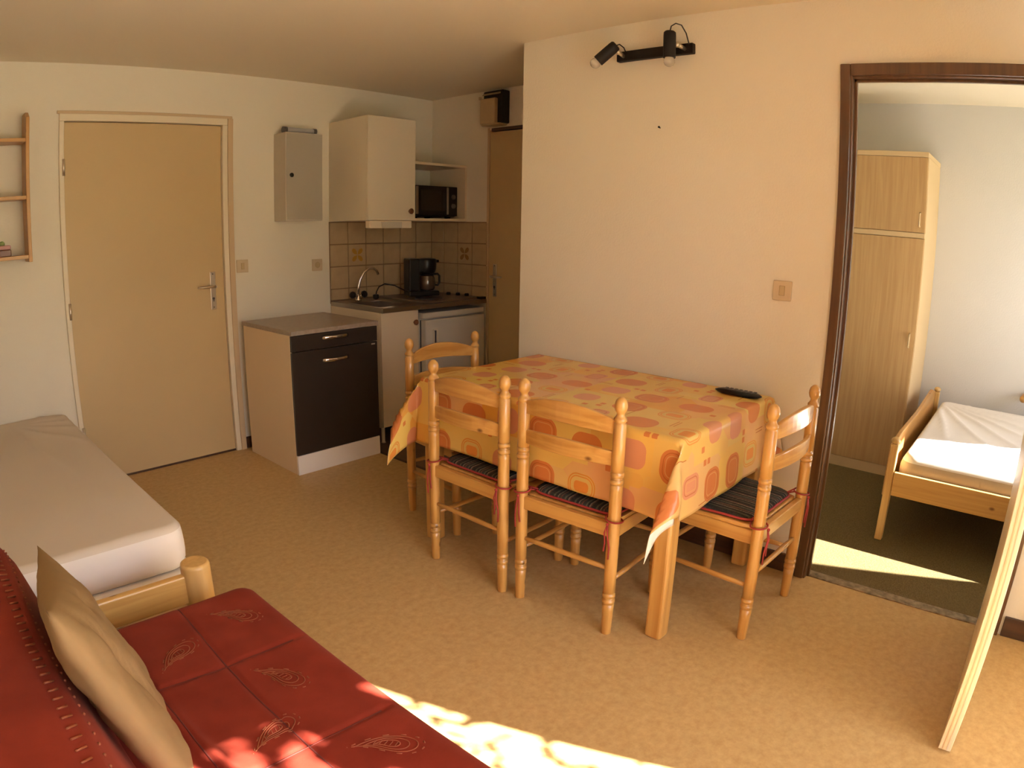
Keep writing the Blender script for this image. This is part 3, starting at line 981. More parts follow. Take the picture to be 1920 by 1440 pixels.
# upper cabinet, hood, open shelf unit, microwave
uc = root('wall_cabinet', (.08, -.22, 1.443))
tag(uc, 'white upper wall cabinet with a brown knob above the sink', 'cabinet')
ux0, ux1, uy, uz0, uz1 = -.113, .275, -.45, 1.443, 2.110
obj('carcass', B(ux0, ux1, uy + .019, 0, uz0, uz1), M['white_lam'], uc, bevel=.002)
ud = obj('cabinet_door', B(ux0, ux1, uy, uy + .0175, uz0 + .002, uz1 - .001), M['white_lam'], uc, bevel=.002)
obj('knob', MB().lathe([(.008, 0), (.008, .010), (.018, .016), (.019, .024), (.012, .030)], (ux1 - .05, uy, 1.505), (0, -1, 0), 14), M['brownknob'], ud)
hd = root('range_hood', (.08, -.30, 1.38))
tag(hd, 'slim white hood with grey centre under the upper cabinet', 'hood')
obj('housing', MB().box(-.100, .245, -.449, -.405, 1.396, 1.4425), M['white_lam2'], hd, bevel=.003)
obj('grille', B(-.005, .160, -.452, -.415, 1.394, 1.436), M['grey_metal2'], hd)
obj('lamp_cover', B(-.090, -.012, -.4515, -.415, 1.3945, 1.434), M['white_lam'], hd)
obj('lamp_cover', B(.167, .238, -.4515, -.415, 1.3945, 1.434), M['white_lam'], hd)

su = root('shelf_unit', (.54, -.19, 1.443))
tag(su, 'open white shelf unit holding the microwave beside the upper cabinet', 'shelf')
hx1 = XK - .001
obj('bottom_board', B(ux1 + .001, hx1, -.385, 0, 1.443, 1.461), M['white_lam2'], su, bevel=.0015)
obj('top_board', B(ux1 + .001, hx1, -.385, 0, 1.828, 1.846), M['white_lam2'], su, bevel=.0015)
obj('side_board', B(hx1 - .018, hx1, -.385, 0, 1.461, 1.828), M['white_lam2'], su, bevel=.0015)
obj('side_board', B(ux1 + .001, ux1 + .017, -.385, 0, 1.461, 1.828), M['white_lam2'], su, bevel=.0015)

mwv = root('microwave', (.56, -.19, 1.461))
tag(mwv, 'small black microwave oven with silver strips on the open shelf', 'microwave')
mx0, mx1, my, mz0, mz1 = .345, .748, -.355, 1.475, 1.690
obj('body', B(mx0, mx1, my + .02, -.03, mz0, mz1), M['black'], mwv, bevel=.004)
md_ = obj('oven_door', B(mx0, mx1 - .085, my, my + .02, mz0 + .004, mz1 - .002), M['black'], mwv, bevel=.003)
obj('door_window', B(mx0 + .055, mx1 - .11, my - .002, my, mz0 + .04, mz1 - .03), M['darkglass'], md_)
obj('silver_strip', B(mx0 + .012, mx0 + .036, my - .004, my, mz0 + .015, mz1 - .008), M['steel'], md_, bevel=.002)
obj('silver_strip', B(mx1 - .105, mx1 - .088, my - .006, my, mz0 + .015, mz1 - .008), M['steel'], md_, bevel=.002)
cp = obj('control_panel', B(mx1 - .084, mx1, my, my + .02, mz0 + .004, mz1 - .002), M['black'], mwv, bevel=.003)
for kz in (.075, .14):
    obj('dial', MB().lathe([(.017, 0), (.016, .012), (.010, .014)], (mx1 - .042, my, mz0 + kz), (0, -1, 0), 14), M['tray_dark'], cp)
for ax_ in (mx0 + .03, mx1 - .06):
    for ay_ in (my + .04, -.09):
        obj('foot', B(ax_, ax_ + .03, ay_, ay_ + .03, 1.4612, mz0), M['black'], mwv)

# dark drawer cabinet
dc = root('drawer_cabinet', (-.53, -.40, 0))
tag(dc, 'free standing cabinet with charcoal drawer and door, grey worktop and white plinth', 'cabinet')
qx0, qx1, qy0, qy1, qz = -.826, -.232, -.690, -.095, .815
obj('side_panel', B(qx0, qx0 + .016, qy0 + .016, qy1, 0, qz), M['side_lam'], dc, bevel=.001)
obj('side_panel', B(qx1 - .016, qx1, qy0 + .016, qy1, 0, qz), M['side_lam'], dc, bevel=.001)
obj('back_panel', B(qx0 + .016, qx1 - .016, qy1 - .01, qy1, .0, qz), M['side_lam'], dc)
obj('shelf_board', B(qx0 + .016, qx1 - .016, qy0 + .02, qy1 - .01, .118, .134), M['side_lam'], dc)
obj('plinth', B(qx0 + .001, qx1 - .001, qy0 + .001, qy0 + .016, 0, .116), M['sheet_side'], dc, bevel=.001)
obj('top_board', B(qx0 - .004, qx1 + .004, qy0 - .012, qy1 + .012, qz, .841), M['greytop'], dc, bevel=.002)
def bow_handle(parent, c):
    mb = MB()
    pts = []
    for k in range(9):
        t = k / 8 * 2 - 1
        pts.append((c[0] + t * .09, c[1] - .004 - .024 * (1 - t * t), c[2]))
    n0 = len(mb.v)
    mb.tube(pts, .0055, 8)
    for i in range(n0, len(mb.v)):
        mb.v[i].z = c[2] + (mb.v[i].z - c[2]) * 2.0
    obj('bow_handle', mb, M['chrome'], parent)
dr = obj('drawer', B(qx0 + .001, qx1 - .001, qy0, qy0 + .0155, .722, .811), M['charcoal'], dc, bevel=.0015)
do_ = obj('cabinet_door', B(qx0 + .001, qx1 - .001, qy0, qy0 + .0155, .119, .717), M['charcoal'], dc, bevel=.0015)
bow_handle(dr, (-.537, qy0, .782))
bow_handle(do_, (-.538, qy0, .652))
obj('label_tag', B(qx1 - .045, qx1 - .018, qy0 - .001, qy0, .700, .708), M['white_lam'], do_)

# meter cupboard on the back wall, with a grey bar lying on it
mc = root('meter_cupboard', (-.40, -.08, 1.447))
tag(mc, 'grey beige metal meter cupboard with black lock on the back wall', 'cupboard')
ex0, ex1, ey, ez0, ez1 = -.533, -.262, -.16, 1.447, 2.006
obj('body', B(ex0, ex1, ey + .004, 0, ez0, ez1), M['grey_metal2'], mc, bevel=.004)
ed = obj('cupboard_door', B(ex0 + .004, ex1 - .004, ey - .002, ey + .003, ez0 + .012, ez1 - .006), M['grey_metal'], mc, bevel=.002)
obj('lock', MB().lathe([(.014, 0), (.014, .006), (.009, .008)], (ex0 + .040, ey - .002, 1.735), (0, -1, 0), 14), M['black'], ed)
gb = root('lamp_bar', (-.40, -.10, 2.006))
tag(gb, 'grey bar with dark end caps lying on top of the meter cupboard', 'lamp')
obj('tube', MB().cyl((-.495, -.10, 2.026), (-.300, -.10, 2.026), .018), M['grey_bar'], gb)
obj('end_cap', MB().cyl((-.522, -.10, 2.026), (-.495, -.10, 2.026), .020), M['tray_dark'], gb)
obj('end_cap', MB().cyl((-.300, -.10, 2.026), (-.278, -.10, 2.026), .020), M['tray_dark'], gb)

# extractor box above the bathroom door
xb = root('extractor_box', (.76, -.70, 2.12))
tag(xb, 'beige and black extractor fan box above the bathroom door', 'fan')
bx0, by0, by1 = .712, -.795, -.612
obj('body', B(bx0 + .03, XK, by0, by1, 2.115, 2.345), M['black'], xb, bevel=.008)
obj('front_cover', B(bx0, bx0 + .035, by0 + .045, by1 + .004, 2.112, 2.290), M['beige_dark'], xb, bevel=.008)
obj('top_cover', MB().prism([(bx0 + .012, 2.312), (bx0 + .05, 2.350), (XK - .02, 2.352), (XK - .02, 2.335), (bx0 + .05, 2.326)], 1, by0 + .02, by1 + .003), M['beige_dark'], xb, bevel=.004)
obj('bottom_cover', B(bx0 + .01, XK - .01, by0 + .012, by1, 2.104, 2.116), M['beige_dark'], xb, bevel=.004)
obj('side_clip', B(bx0 - .012, bx0 + .012, by1 - .006, by1 + .006, 2.285, 2.305), M['beige_plastic'], xb, bevel=.002)

# switches and sockets
def plate(label, cat, c, n, kind):
    r_ = root('wall_switch' if kind == 'switch' else 'wall_socket', c)
    tag(r_, label, cat)
    c, n = Vector(c), Vector(n)
    sd = Vector((abs(n.y), abs(n.x), 0))
    a, b_ = c - sd * .04 + Vector((0, 0, -.04)), c + sd * .04 + Vector((0, 0, .04)) + n * .009
    obj('cover_plate', B(a.x, b_.x, a.y, b_.y, a.z, b_.z), M['beige_plastic'], r_, bevel=.003)
    a, b_ = c - sd * .012 + Vector((0, 0, -.020)) + n * .008, c + sd * .012 + Vector((0, 0, .020)) + n * .0125
    if kind == 'switch':
        obj('rocker', B(a.x, b_.x, a.y, b_.y, a.z, b_.z), M['beige_dark'], r_, bevel=.002)
    else:
        obj('socket_well', MB().lathe([(.020, 0), (.020, .002), (.016, .0025)], c + n * .009, n, 16), M['beige_dark'], r_)
plate('beige light switch on the right wall beside the dark doorway', 'switch', (0, -3.044, 1.196), (-1, 0, 0), 'switch')
plate('beige light switch just right of the entrance door', 'switch', (-.77, 0, 1.175), (0, -1, 0), 'switch')
plate('beige wall plate below the meter cupboard beside the kitchen tiles', 'socket', (-.217, 0, 1.152), (0, -1, 0), 'socket')

# dark hole in the right wall, stood in for by a small stud
nl = obj('hole_stud', MB().lathe([(.0025, 0), (.0025, .010), (.005, .011), (.005, .013)], (-.0005, -2.441, 1.866), (-1, 0, .3), 8), M['blackmat'])
tag(nl, 'tiny dark hole in the bare right wall shown as a stud', 'hole_stud')

# spotlight bar
sb = root('spotlight_bar', (0, -2.42, 2.18))
tag(sb, 'black ceiling height wall bar with two adjustable spotlights', 'lamp')
obj('bar', B(-.030, 0, -2.612, -2.222, 2.183, 2.230), M['blackmat'], sb, bevel=.004)
def spot(a, b_, joint):
    a, b_ = Vector(a), Vector(b_)
    ax = (b_ - a).normalized()
    L = (b_ - a).length
    s_ = obj('spot_head', MB().lathe([(.020, 0), (.026, .006), (.027, .02), (.027, L - .004), (.0265, L), (.022, L), (.022, L - .02), (.005, L - .02)], a, ax, 18, caps=True), M['blackmat'], sb)
    bl = MB().lathe([(.010, -.02), (.018, -.004), (.0245, .010), (.0245, .020), (.019, .031), (.008, .038), (.001, .039)], b_, ax, 16)
    obj('bulb', bl, M['bulb'], s_)
    obj('joint', MB().cyl(joint[0], joint[1], .009).ball(joint[1], .013, 10, 6), M['satin'], sb)
    return s_
spot((-.090, -2.262, 2.245), (-.125, -2.186, 2.172), ((-.028, -2.262, 2.205), (-.075, -2.262, 2.215)))
s2 = spot((-.105, -2.543, 2.268), (-.105, -2.541, 2.150), ((-.028, -2.575, 2.205), (-.080, -2.565, 2.212)))
obj('wire', MB().tube([(-.105, -2.543, 2.266), (-.105, -2.550, 2.290), (-.098, -2.568, 2.302), (-.085, -2.588, 2.295), (-.065, -2.600, 2.262), (-.040, -2.600, 2.222)], .003, 6), M['black'], sb)
obj('wire', MB().tube([(-.090, -2.262, 2.243), (-.078, -2.270, 2.250), (-.05, -2.275, 2.240), (-.028, -2.272, 2.222)], .003, 6), M['black'], sb)

# pine wall shelf on the left of the back wall
ws = root('wall_shelf', (-2.45, -.075, 1.30))
tag(ws, 'pine wall shelf with three boards left of the entrance door', 'shelf')
for xx in (-2.098, -2.85):
    pr = [(-.150, 1.300), (-.006, 1.300), (-.002, 2.075), (-.10, 2.075), (-.150, 2.045)]
    obj('side_board', MB().prism(pr, 0, xx, xx + .020), M['shelf_z'], ws, bevel=.003)
for zz in (1.318, 1.622, 1.918):
    obj('shelf_board', B(-2.83, -2.098, -.148, -.006, zz, zz + .019), M['shelf_x'], ws, bevel=.002)
tb = root('trinket_box', (-2.215, -.10, 1.337))
tag(tb, 'little pink and green trinket box on the lowest pine shelf board', 'box')
obj('box_body', B(-2.262, -2.188, -.135, -.065, 1.337, 1.372), M['brownknob'], tb, bevel=.004)
obj('box_lid', B(-2.262, -2.188, -.135, -.065, 1.372, 1.395), M['pinkpaint'], tb, bevel=.008)
obj('ornament', MB().ball((-2.232, -.10, 1.402), .016, 10, 6), M['green'], tb)

# ------------------------------------------------------------------ chairs
POST_R = .0222
def turned(h, ball=True, taper=True):
    p = []
    rr = POST_R
    def ring(z):
        return [(rr, z - .012), (rr * .72, z - .009), (rr * 1.06, z - .0065), (rr * 1.06, z + .0065), (rr * .72, z + .009), (rr, z + .012)]
    p += [(rr * .80, 0), (rr * .84, .004), (rr * .94, .10)]
    p += ring(.135) + ring(.160)
    if ball:
        p += [(rr, .25), (rr, .56)] + ring(.590) + ring(.615)
        p += [(rr * .98, .70), (rr * .98, .790), (rr * .76, .794), (rr * 1.0, .800), (rr * 1.0, .808), (rr * .78, .813), (rr * .60, .821), (rr * .62, .827),
              (rr * .86, .834), (rr * 1.0, .846), (rr * .98, .857), (rr * .80, .869), (rr * .45, .877), (rr * .1, h)]
    else:
        p += [(rr, .25), (rr, h)]
    return p

def slat(z0, z1, arch, half=.186):
    """back slat between the posts, bowed backwards, upper edge arched; local chair frame"""
    n = 12
    mb = MB()
    rows = []
    for i in range(n + 1):
        t = i / n * 2 - 1
        x = t * half
        bow = -.032 * (1 - t * t)
        top = z1 + arch * (1 - t * t) ** 1.0
        bot = z0 + arch * .25 * (1 - t * t)
        rows.append((x, bow, bot, top))
    vs, fs = [], []
    for x, bw, b_, tp in rows:
        vs += [(x, bw - .008, b_), (x, bw + .008, b_), (x, bw + .008, tp), (x, bw - .008, tp)]
    for i in range(n):
        a, c = i * 4, i * 4 + 4
        for k in range(4):
            k2 = (k + 1) % 4
            fs.append((a + k, c + k, c + k2, a + k2))
    fs += [(0, 1, 2, 3), (n * 4 + 3, n * 4 + 2, n * 4 + 1, n * 4)]
    mb.add(vs, fs, 0, False)
    return mb

def make_chair():
    c = root('dining_chair', (0, 0, 0))
    for s in (-1, 1):
        obj('back_post', MB().lathe(turned(.880), (s * .199, 0, 0), (0, 0, 1), 18), M['pine_z'], c, local=True)
        obj('front_leg', MB().lathe(turned(.405, False), (s * .190, .365, 0), (0, 0, 1), 18), M['pine_z'], c, local=True)
    obj('top_slat', slat(.752, .800, .036), M['pine_x'], c, local=True, bevel=.004)
    obj('lower_slat', slat(.642, .692, .014), M['pine_x'], c, local=True, bevel=.004)
    ap = MB().box(-.185, .185, -.012, .012, .385, .436)
    obj('rear_rail', ap, M['pine_x'], c, local=True, bevel=.004)
    obj('front_rail', MB().box(-.175, .175, .355, .377, .372, .424), M['pine_x'], c, local=True, bevel=.004)
    for s in (-1, 1):
        obj('side_rail', MB().box(s * .200, s * .180, .012, .355, .372, .424), M['pine_y'], c, local=True, bevel=.004)
    obj('seat', MB().prism([(-.182, .018), (.182, .018), (.196, .06), (.208, .385), (.19, .400), (-.19, .400), (-.208, .385), (-.196, .06)], 2, .424, .440), M['pine_y'], c, local=True, bevel=.005)
    obj('stretcher', MB().tube([(-.19, 0, .262), (-.1, 0, .262), (.1, 0, .262), (.19, 0, .262)], [.008, .0105, .0105, .008], 10), M['pine_x'], c, local=True)
    for s in (-1, 1):
        obj('stretcher', MB().tube([(s * .199, .012, .215), (s * .197, .1, .215), (s * .193, .27, .215), (s * .190, .352, .215)], [.008, .0105, .0105, .008], 10), M['pine_y'], c, local=True)
    obj('stretcher', MB().tube([(-.18, .365, .27), (-.1, .365, .27), (.1, .365, .27), (.18, .365, .27)], [.008, .0105, .0105, .008], 10), M['pine_x'], c, local=True)
    return c

def make_cushion(stripe):
    q = root('seat_cushion', (0, 0, 0))
    poly = []
    def corner(cx, cy, r_, a0, a1, n=6):
        for k in range(n + 1):
            a = R(a0 + (a1 - a0) * k / n)
            poly.append((cx + r_ * math.cos(a), cy + r_ * math.sin(a)))
    corner(.125, .085, .055, -80, -8)
    corner(.150, .345, .050, 0, 80)
    corner(-.150, .345, .050, 100, 180)
    corner(-.125, .085, .055, 188, 260)
    mb = MB()
    rings = [(1.0, .002, 0), (1.0, .010, 0), (.985, .017, 0), (.94, .022, 0), (.6, .026, 0), (.2, .027, 0)]
    cxm, cym = 0, .22
    n = len(poly)
    vs = [(cxm + (x - cxm) * k, cym + (y - cym) * k, .440 + z) for k, z, _ in rings for x, y in poly]
    fs = [tuple(reversed(range(n)))]
    for j in range(len(rings) - 1):
        for i in range(n):
            i2 = (i + 1) % n
            fs.append((j * n + i, j * n + i2, (j + 1) * n + i2, (j + 1) * n + i))
    fs.append(tuple((len(rings) - 1) * n + i for i in range(n)))
    mb.add(vs, fs, 0, True)
    obj('cushion_pad', mb, M[stripe], q, local=True)
    obj('piping', MB().tube([(x * 1.01, cym + (y - cym) * 1.01, .449) for x, y in poly], .0045, 6, closed=True), M['redtie'], q, local=True)
    for s in (-1, 1):
        X = s * .199
        r_ = POST_R + .0078
        t_ = MB()
        pts = [(s * .15, .055, .449), (s * .165, .038, .458)]
        for k in range(17):
            a = R(60 + 360 * k / 16) if s > 0 else R(120 - 360 * k / 16)
            pts.append((X + r_ * math.cos(a), r_ * math.sin(a), .462 - .001 * k))
        pts += [(s * .172, .042, .450)]
        t_.tube(pts, .0032, 6)
        t_.tube([(X - s * .006, -r_ - .001, .445), (X - s * .002, -r_ - .008, .405), (X + s * .006, -r_ - .004, .36), (X + s * .004, -r_ - .003, .315)], .003, 6)
        t_.tube([(X - s * .006, -r_ - .001, .445), (X - s * .014, -r_ - .007, .41), (X - s * .012, -r_ - .004, .375), (X - s * .016, -r_ - .003, .34)], .003, 6)
        t_.ball((X - s * .006, -r_ - .004, .443), .006, 8, 5)
        obj('tie', t_, M['redtie'], q, local=True)
    return q

chairs = [((-.9155, -2.180, 0), R(-90.7), 'stripe_x', 'pine ladder back chair nearer the kitchen on the table long side', 'striped seat cushion on the long side chair nearer the kitchen'),
          ((-.8925, -2.659, 0), R(-87.2), 'stripe_x', 'pine ladder back chair nearest the bare table leg on the long side', 'striped seat cushion on the long side chair nearest the table leg'),
          ((-.3995, -3.272, 0), R(-2.0), 'stripe_x', 'pine ladder back chair at the table end beside the dark doorway', 'striped seat cushion on the chair beside the dark doorway'),
          ((-.455, -1.535, 0), R(173.2), 'stripe_x', 'pine ladder back chair at the far table end by the kitchen', 'striped seat cushion on the far chair by the kitchen')]
proto = make_chair()
cush = {'stripe_x': make_cushion('stripe_x')}
used = set()
for k, (loc, rz, st, lab, clab) in enumerate(chairs):
    c = proto if k == 0 else copy_tree(proto)
    c.location, c.rotation_euler = loc, (0, 0, rz)
    tag(c, lab, 'chair', 'dining chairs around the table')
    q = cush[st] if st not in used else copy_tree(cush[st])
    used.add(st)
    q.location, q.rotation_euler = loc, (0, 0, rz)
    tag(q, clab, 'cushion', 'striped cushions on the dining chairs')

# ------------------------------------------------------------------ table and cloth
tx0, tx1, ty0, ty1, tz = -.815, -.030, -3.045, -1.795, .758
tr = root('dining_table', ((tx0 + tx1) / 2, (ty0 + ty1) / 2, 0))
tag(tr, 'pine dining table under the orange cloth against the right wall', 'table')
obj('tabletop', B(tx0, tx1, ty0, ty1, tz - .028, tz), M['pine_y'], tr, bevel=.004)
for ya_ in (ty0 + .055, ty1 - .075):
    obj('apron', B(tx0 + .06, tx1 - .05, ya_, ya_ + .02, .65, tz - .028), M['pine_x'], tr)
for xa_ in (tx0 + .055, tx1 - .07):
    obj('apron', B(xa_, xa_ + .02, ty0 + .075, ty1 - .075, .65, tz - .028), M['pine_y'], tr)
for lx in (tx0 + .035, tx1 - .025):
    for ly in (ty0 + .037, ty1 - .037):
        obj('leg', B(lx - .033, lx + .033, ly - .033, ly + .033, 0, tz - .028), M['pine_z'], tr, bevel=.012, seg=3)

def cloth():
    ov = .285          # overhang
    wall_ov = .20
    st = .0125
    def axis(lo, hi, a, b_):
        n = max(2, round((hi - lo) / st))
        return [lo + (hi - lo) * i / n for i in range(n + 1)]
    xs = axis(tx0 - ov, tx1 + wall_ov, 0, 0)
    ys = axis(ty0 - ov, ty1 + ov, 0, 0)
    mb = MB()
    vs, uvs = [], []
    top = tz + .004
    rad = .012
    def drop(e):
        """overhang e -> (outward, down) over a rounded edge"""
        arc = rad * PI / 2
        if e <= 0:
            return e, 0.0
        if e < arc:
            a = e / rad
            return rad * math.sin(a), rad * (1 - math.cos(a))
        return rad + (e - arc) * .02, rad + (e - arc)
    for y in ys:
        for x in xs:
            ax = max(tx0 - x, 0)             # hangs over the long side (towards the room)
            aw = max(x - tx1, 0)             # tucked down at the wall
            by_ = max(ty0 - y, 0)            # right end
            by2 = max(y - ty1, 0)            # kitchen end
            px, py, pz = min(max(x, tx0), tx1), min(max(y, ty0), ty1), top
            b = max(by_, by2)
            sg = -1 if by_ > 0 else 1
            if aw > 0:
                o, d = drop(aw)
                px, pz = tx1 + min(o, .014), top - d
                if b > 0:
                    o2, d2 = drop(b)
                    rr = math.hypot(aw, b)
                    pz = top - max(d, d2) - .12 * min(d, d2)
                    px = tx1 + min(o, .014) * .6
                    py = (ty0 if sg < 0 else ty1) + sg * (o2 + .30 * min(aw, b))
            elif ax > 0 and b > 0:
                r_ = math.hypot(ax, b)
                ph = math.atan2(b, ax)
                pd = math.degrees(ph)
                # front layer swings out along -x to the tip, the back layer lies nearer and swings less
                if pd <= 68:
                    tdeg = 31 * math.sin(PI / 2 * pd / 68)
                else:
                    tdeg = 31 * (1 - sstep(68, 90, pd))
                tilt = R(tdeg) * sstep(0, .10, r_)
                out, dn = r_ * math.sin(tilt), r_ * math.cos(tilt)
                lay = sstep(66, 72, pd)
                out, dn = out * (1 - .19 * lay), dn * (1 - .19 * lay)
                off_end = rad * sstep(0, .04, r_)
                base_y = ty0 if sg < 0 else ty1
                px = tx0 - off_end - out
                fold = .030 * sstep(.03, .25, r_)
                py = base_y + sg * (off_end + fold * 1.6 * lay * sstep(96, 74, pd)) + (-sg) * fold * .3 * math.sin(PI * sstep(0, 50, pd))
                pz = top - dn
                if lay >= 1:
                    pass
            elif ax > 0:
                o, d = drop(ax)
                wv = .006 * math.sin(y * 9.0) * sstep(.04, .28, ax) + .003 * math.sin(y * 23 + 1)* sstep(.08, .28, ax)
                near = max(sstep(.16, 0, y - ty0), sstep(.16, 0, ty1 - y))
                px, pz = tx0 - o - abs(wv) - .022 * near * sstep(.05, .285, ax), top - d
            elif b > 0:
                o, d = drop(b)
                wv = .008 * math.sin(x * 11.0) * sstep(.04, .28, b)
                py, pz = (ty0 if sg < 0 else ty1) + sg * (o + abs(wv)), top - d
            vs.append(Vector((px, py, pz)))
            uvs.append((y * 1.0 + 10.0, x * 1.0 + 10.0))
    W = len(xs)
    fs = [(j * W + i, j * W + i + 1, (j + 1) * W + i + 1, (j + 1) * W + i) for j in range(len(ys) - 1) for i in range(W - 1)]
    mb.add(vs, fs, 0, True)
    mb.uv = uvs
    o = obj('tablecloth', mb, [M['oilcloth'], M['cloth_under']], fix=False)
    md = o.modifiers.new('thick', 'SOLIDIFY')
    md.thickness = .0016
    md.offset = -1
    md.material_offset = 1
    md.material_offset_rim = 1
    return o
cl = cloth()
tag(cl, 'orange and yellow printed oilcloth with rounded squares draped over the dining table', 'tablecloth')

# remote control
rc = root('remote_control', (-.12, -2.935, tz + .0045))
tag(rc, 'black television remote control lying on the tablecloth by the wall', 'remote')
rb = MB()
def rem(u, v):
    a = 2 * PI * u
    yy = (v - .5) * .205
    wd = .024 * (1 - abs(2 * v - 1) ** 5 * .8)
    hh = .011 * (1 - abs(2 * v - 1) ** 6 * .75)
    cu, su_ = math.cos(a), math.sin(a)
    e = .55
    return Vector((-.118 + wd * math.copysign(abs(cu) ** e, cu), -2.935 + yy, tz + .016 + hh * math.copysign(abs(su_) ** e, su_)))
rb.grid(rem, 20, 14, 0, True, wrap_u=True)
n_ = 20
rb.f.append(list(range(n_))[::-1]); rb.m.append(0); rb.s.append(False)
rb.f.append([14 * n_ + i for i in range(n_)]); rb.m.append(0); rb.s.append(False)
obj('casing', rb, M['black'], rc)
kp = MB()
for i in range(7):
    for j in range(3):
        yy, xx = -2.935 - .07 + i * .021, -.118 + (j - 1) * .012
        kp.box(xx - .004, xx + .004, yy - .006, yy + .006, tz + .0262, tz + .0285)
obj('keypad', kp, M['tray_dark'], rc)

# ------------------------------------------------------------------ bed on the left
bd = root('bed_frame', (-2.35, -1.1, 0))
tag(bd, 'pine bed frame with round end posts at the left of the room', 'bed')
PY, PX0, PX1 = -2.165, -2.045, -2.80
for px in (PX0, PX1):
    for py in (PY, -.06):
        hp = .452 if py == PY else .19
        mb = MB().lathe([(.043, 0), (.046, .01), (.046, hp - .012), (.044, hp - .004), (.038, hp)], (px, py, 0), (0, 0, 1), 22)
        obj('post', mb, M['pale_z'], bd)
obj('end_rail', B(PX1, PX0, PY - .014, PY + .014, .325, .420), M['pale_x'], bd, bevel=.006)
obj('end_rail', B(PX1, PX0, PY - .014, PY + .014, .215, .312), M['pale_x'], bd, bevel=.006)
obj('end_rail', B(PX1, PX0, -.075, -.047, .10, .18), M['pale_x'], bd, bevel=.006)
for px in (PX0 + .02, PX1):
    obj('side_rail', B(px - .012, px + .012, PY + .04, -.10, .15, .24), M['pale_y'], bd, bevel=.005)
obj('slat_base', B(PX1 + .012, PX0 + .005, PY + .05, -.08, .215, .240), M['pale_y'], bd)

def mattress(name, x0, x1, y0, y1, z0, z1, rad, mats, wr=.004, seed=0, fan=None, split=True, nx=60, ny=110, crad=.07):
    """soft box: top grid with rounded rim, side skirts; wrinkles are real relief"""
    mb = MB()
    cx, cy = (x0 + x1) / 2, (y0 + y1) / 2
    hx, hy = (x1 - x0) / 2, (y1 - y0) / 2
    def top(u, v):
        a, b_ = (u * 2 - 1), (v * 2 - 1)
        x, y = cx + a * hx, cy + b_ * hy
        # rounded corners in plan, then a rounded rim
        ex, ey = max(abs(x - cx) - (hx - crad), 0), max(abs(y - cy) - (hy - crad), 0)
        d2 = math.hypot(ex, ey)
        if ex > 0 and ey > 0 and d2 > 0:
            k = max(ex, ey) / d2
            x = cx + math.copysign(hx - crad + ex * k, x - cx)
            y = cy + math.copysign(hy - crad + ey * k, y - cy)
            inside = crad - max(ex, ey)
        else:
            inside = min(hx - abs(x - cx), hy - abs(y - cy))
        d = min(rad, max(rad - inside, 0))
        z = z1 - rad + math.sqrt(max(rad * rad - d * d, 0)) if d > 0 else z1
        e = 1 - min(1, d / rad)
        z += e * (wr * noise.noise(Vector((x * 3.1 + seed, y * 2.3, seed))) + wr * .5 * noise.noise(Vector((x * 9 + seed, y * 5, 3))))
        if fan:
            for (fx, fy, amp, k_, ph) in fan:
                rr = math.hypot(x - fx, y - fy)
                th = math.atan2(y - fy, x - fx)
                sw = math.sin(th * k_ + ph + .6 * noise.noise(Vector((rr * 2, th * 3, 1))))
                z += e * amp * (abs(sw) ** .5 * -1 + .6) * sstep(.02, .25, rr) * sstep(1.5, .5, rr)
        return Vector((x, y, z))
    mb.grid(top, nx, ny, 0, True)
    # skirt
    rim = []
    W = nx + 1
    rim += [j for j in range(W)]
    rim += [j * W + nx for j in range(1, ny + 1)]
    rim += [ny * W + i for i in range(nx - 1, -1, -1)]
    rim += [j * W for j in range(ny - 1, 0, -1)]
    prev = rim
    levels = 5
    for k in range(1, levels + 1):
        t = k / levels
        cur = []
        for idx, q in enumerate(rim):
            p = mb.v[q].copy()
            n2 = Vector((p.x - cx, p.y - cy, 0)).normalized()
            bulge = .010 * math.sin(PI * t) + .004 * noise.noise(Vector((p.x * 6 + seed, p.y * 6, t * 3)))
            p.z = (z1 - rad) * (1 - t) + z0 * t
            p += n2 * bulge * (1 if k < levels else 0)
            if k == levels:
                p -= n2 * .012
            mb.v.append(p)
            cur.append(len(mb.v) - 1)
        for i in range(len(rim)):
            i2 = (i + 1) % len(rim)
            mb.f.append([prev[i], prev[i2], cur[i2], cur[i]])
            mb.m.append(1 if split else 0)
            mb.s.append(True)
        prev = cur
    mb.f.append(list(reversed(prev)))
    mb.m.append(0)
    mb.s.append(False)
    return obj(name, mb, mats)
m1 = mattress('mattress', -2.78, -1.962, -1.897, -.02, .298, .458, .020, [M['sheet2'], M['sheet_side']], .006, 2.0, fan=[(-2.3, -.10, .012, 9, .4)])
tag(m1, 'thick mattress in ecru fitted sheet on the left bed', 'mattress')
m2 = mattress('mattress', -2.78, -1.940, -1.935, -.03, .2415, .290, .015, [M['sheet_side'], M['sheet_side']], .003, 5.0, nx=30, ny=50)
tag(m2, 'thin white under mattress showing below the thick left mattress', 'mattress')

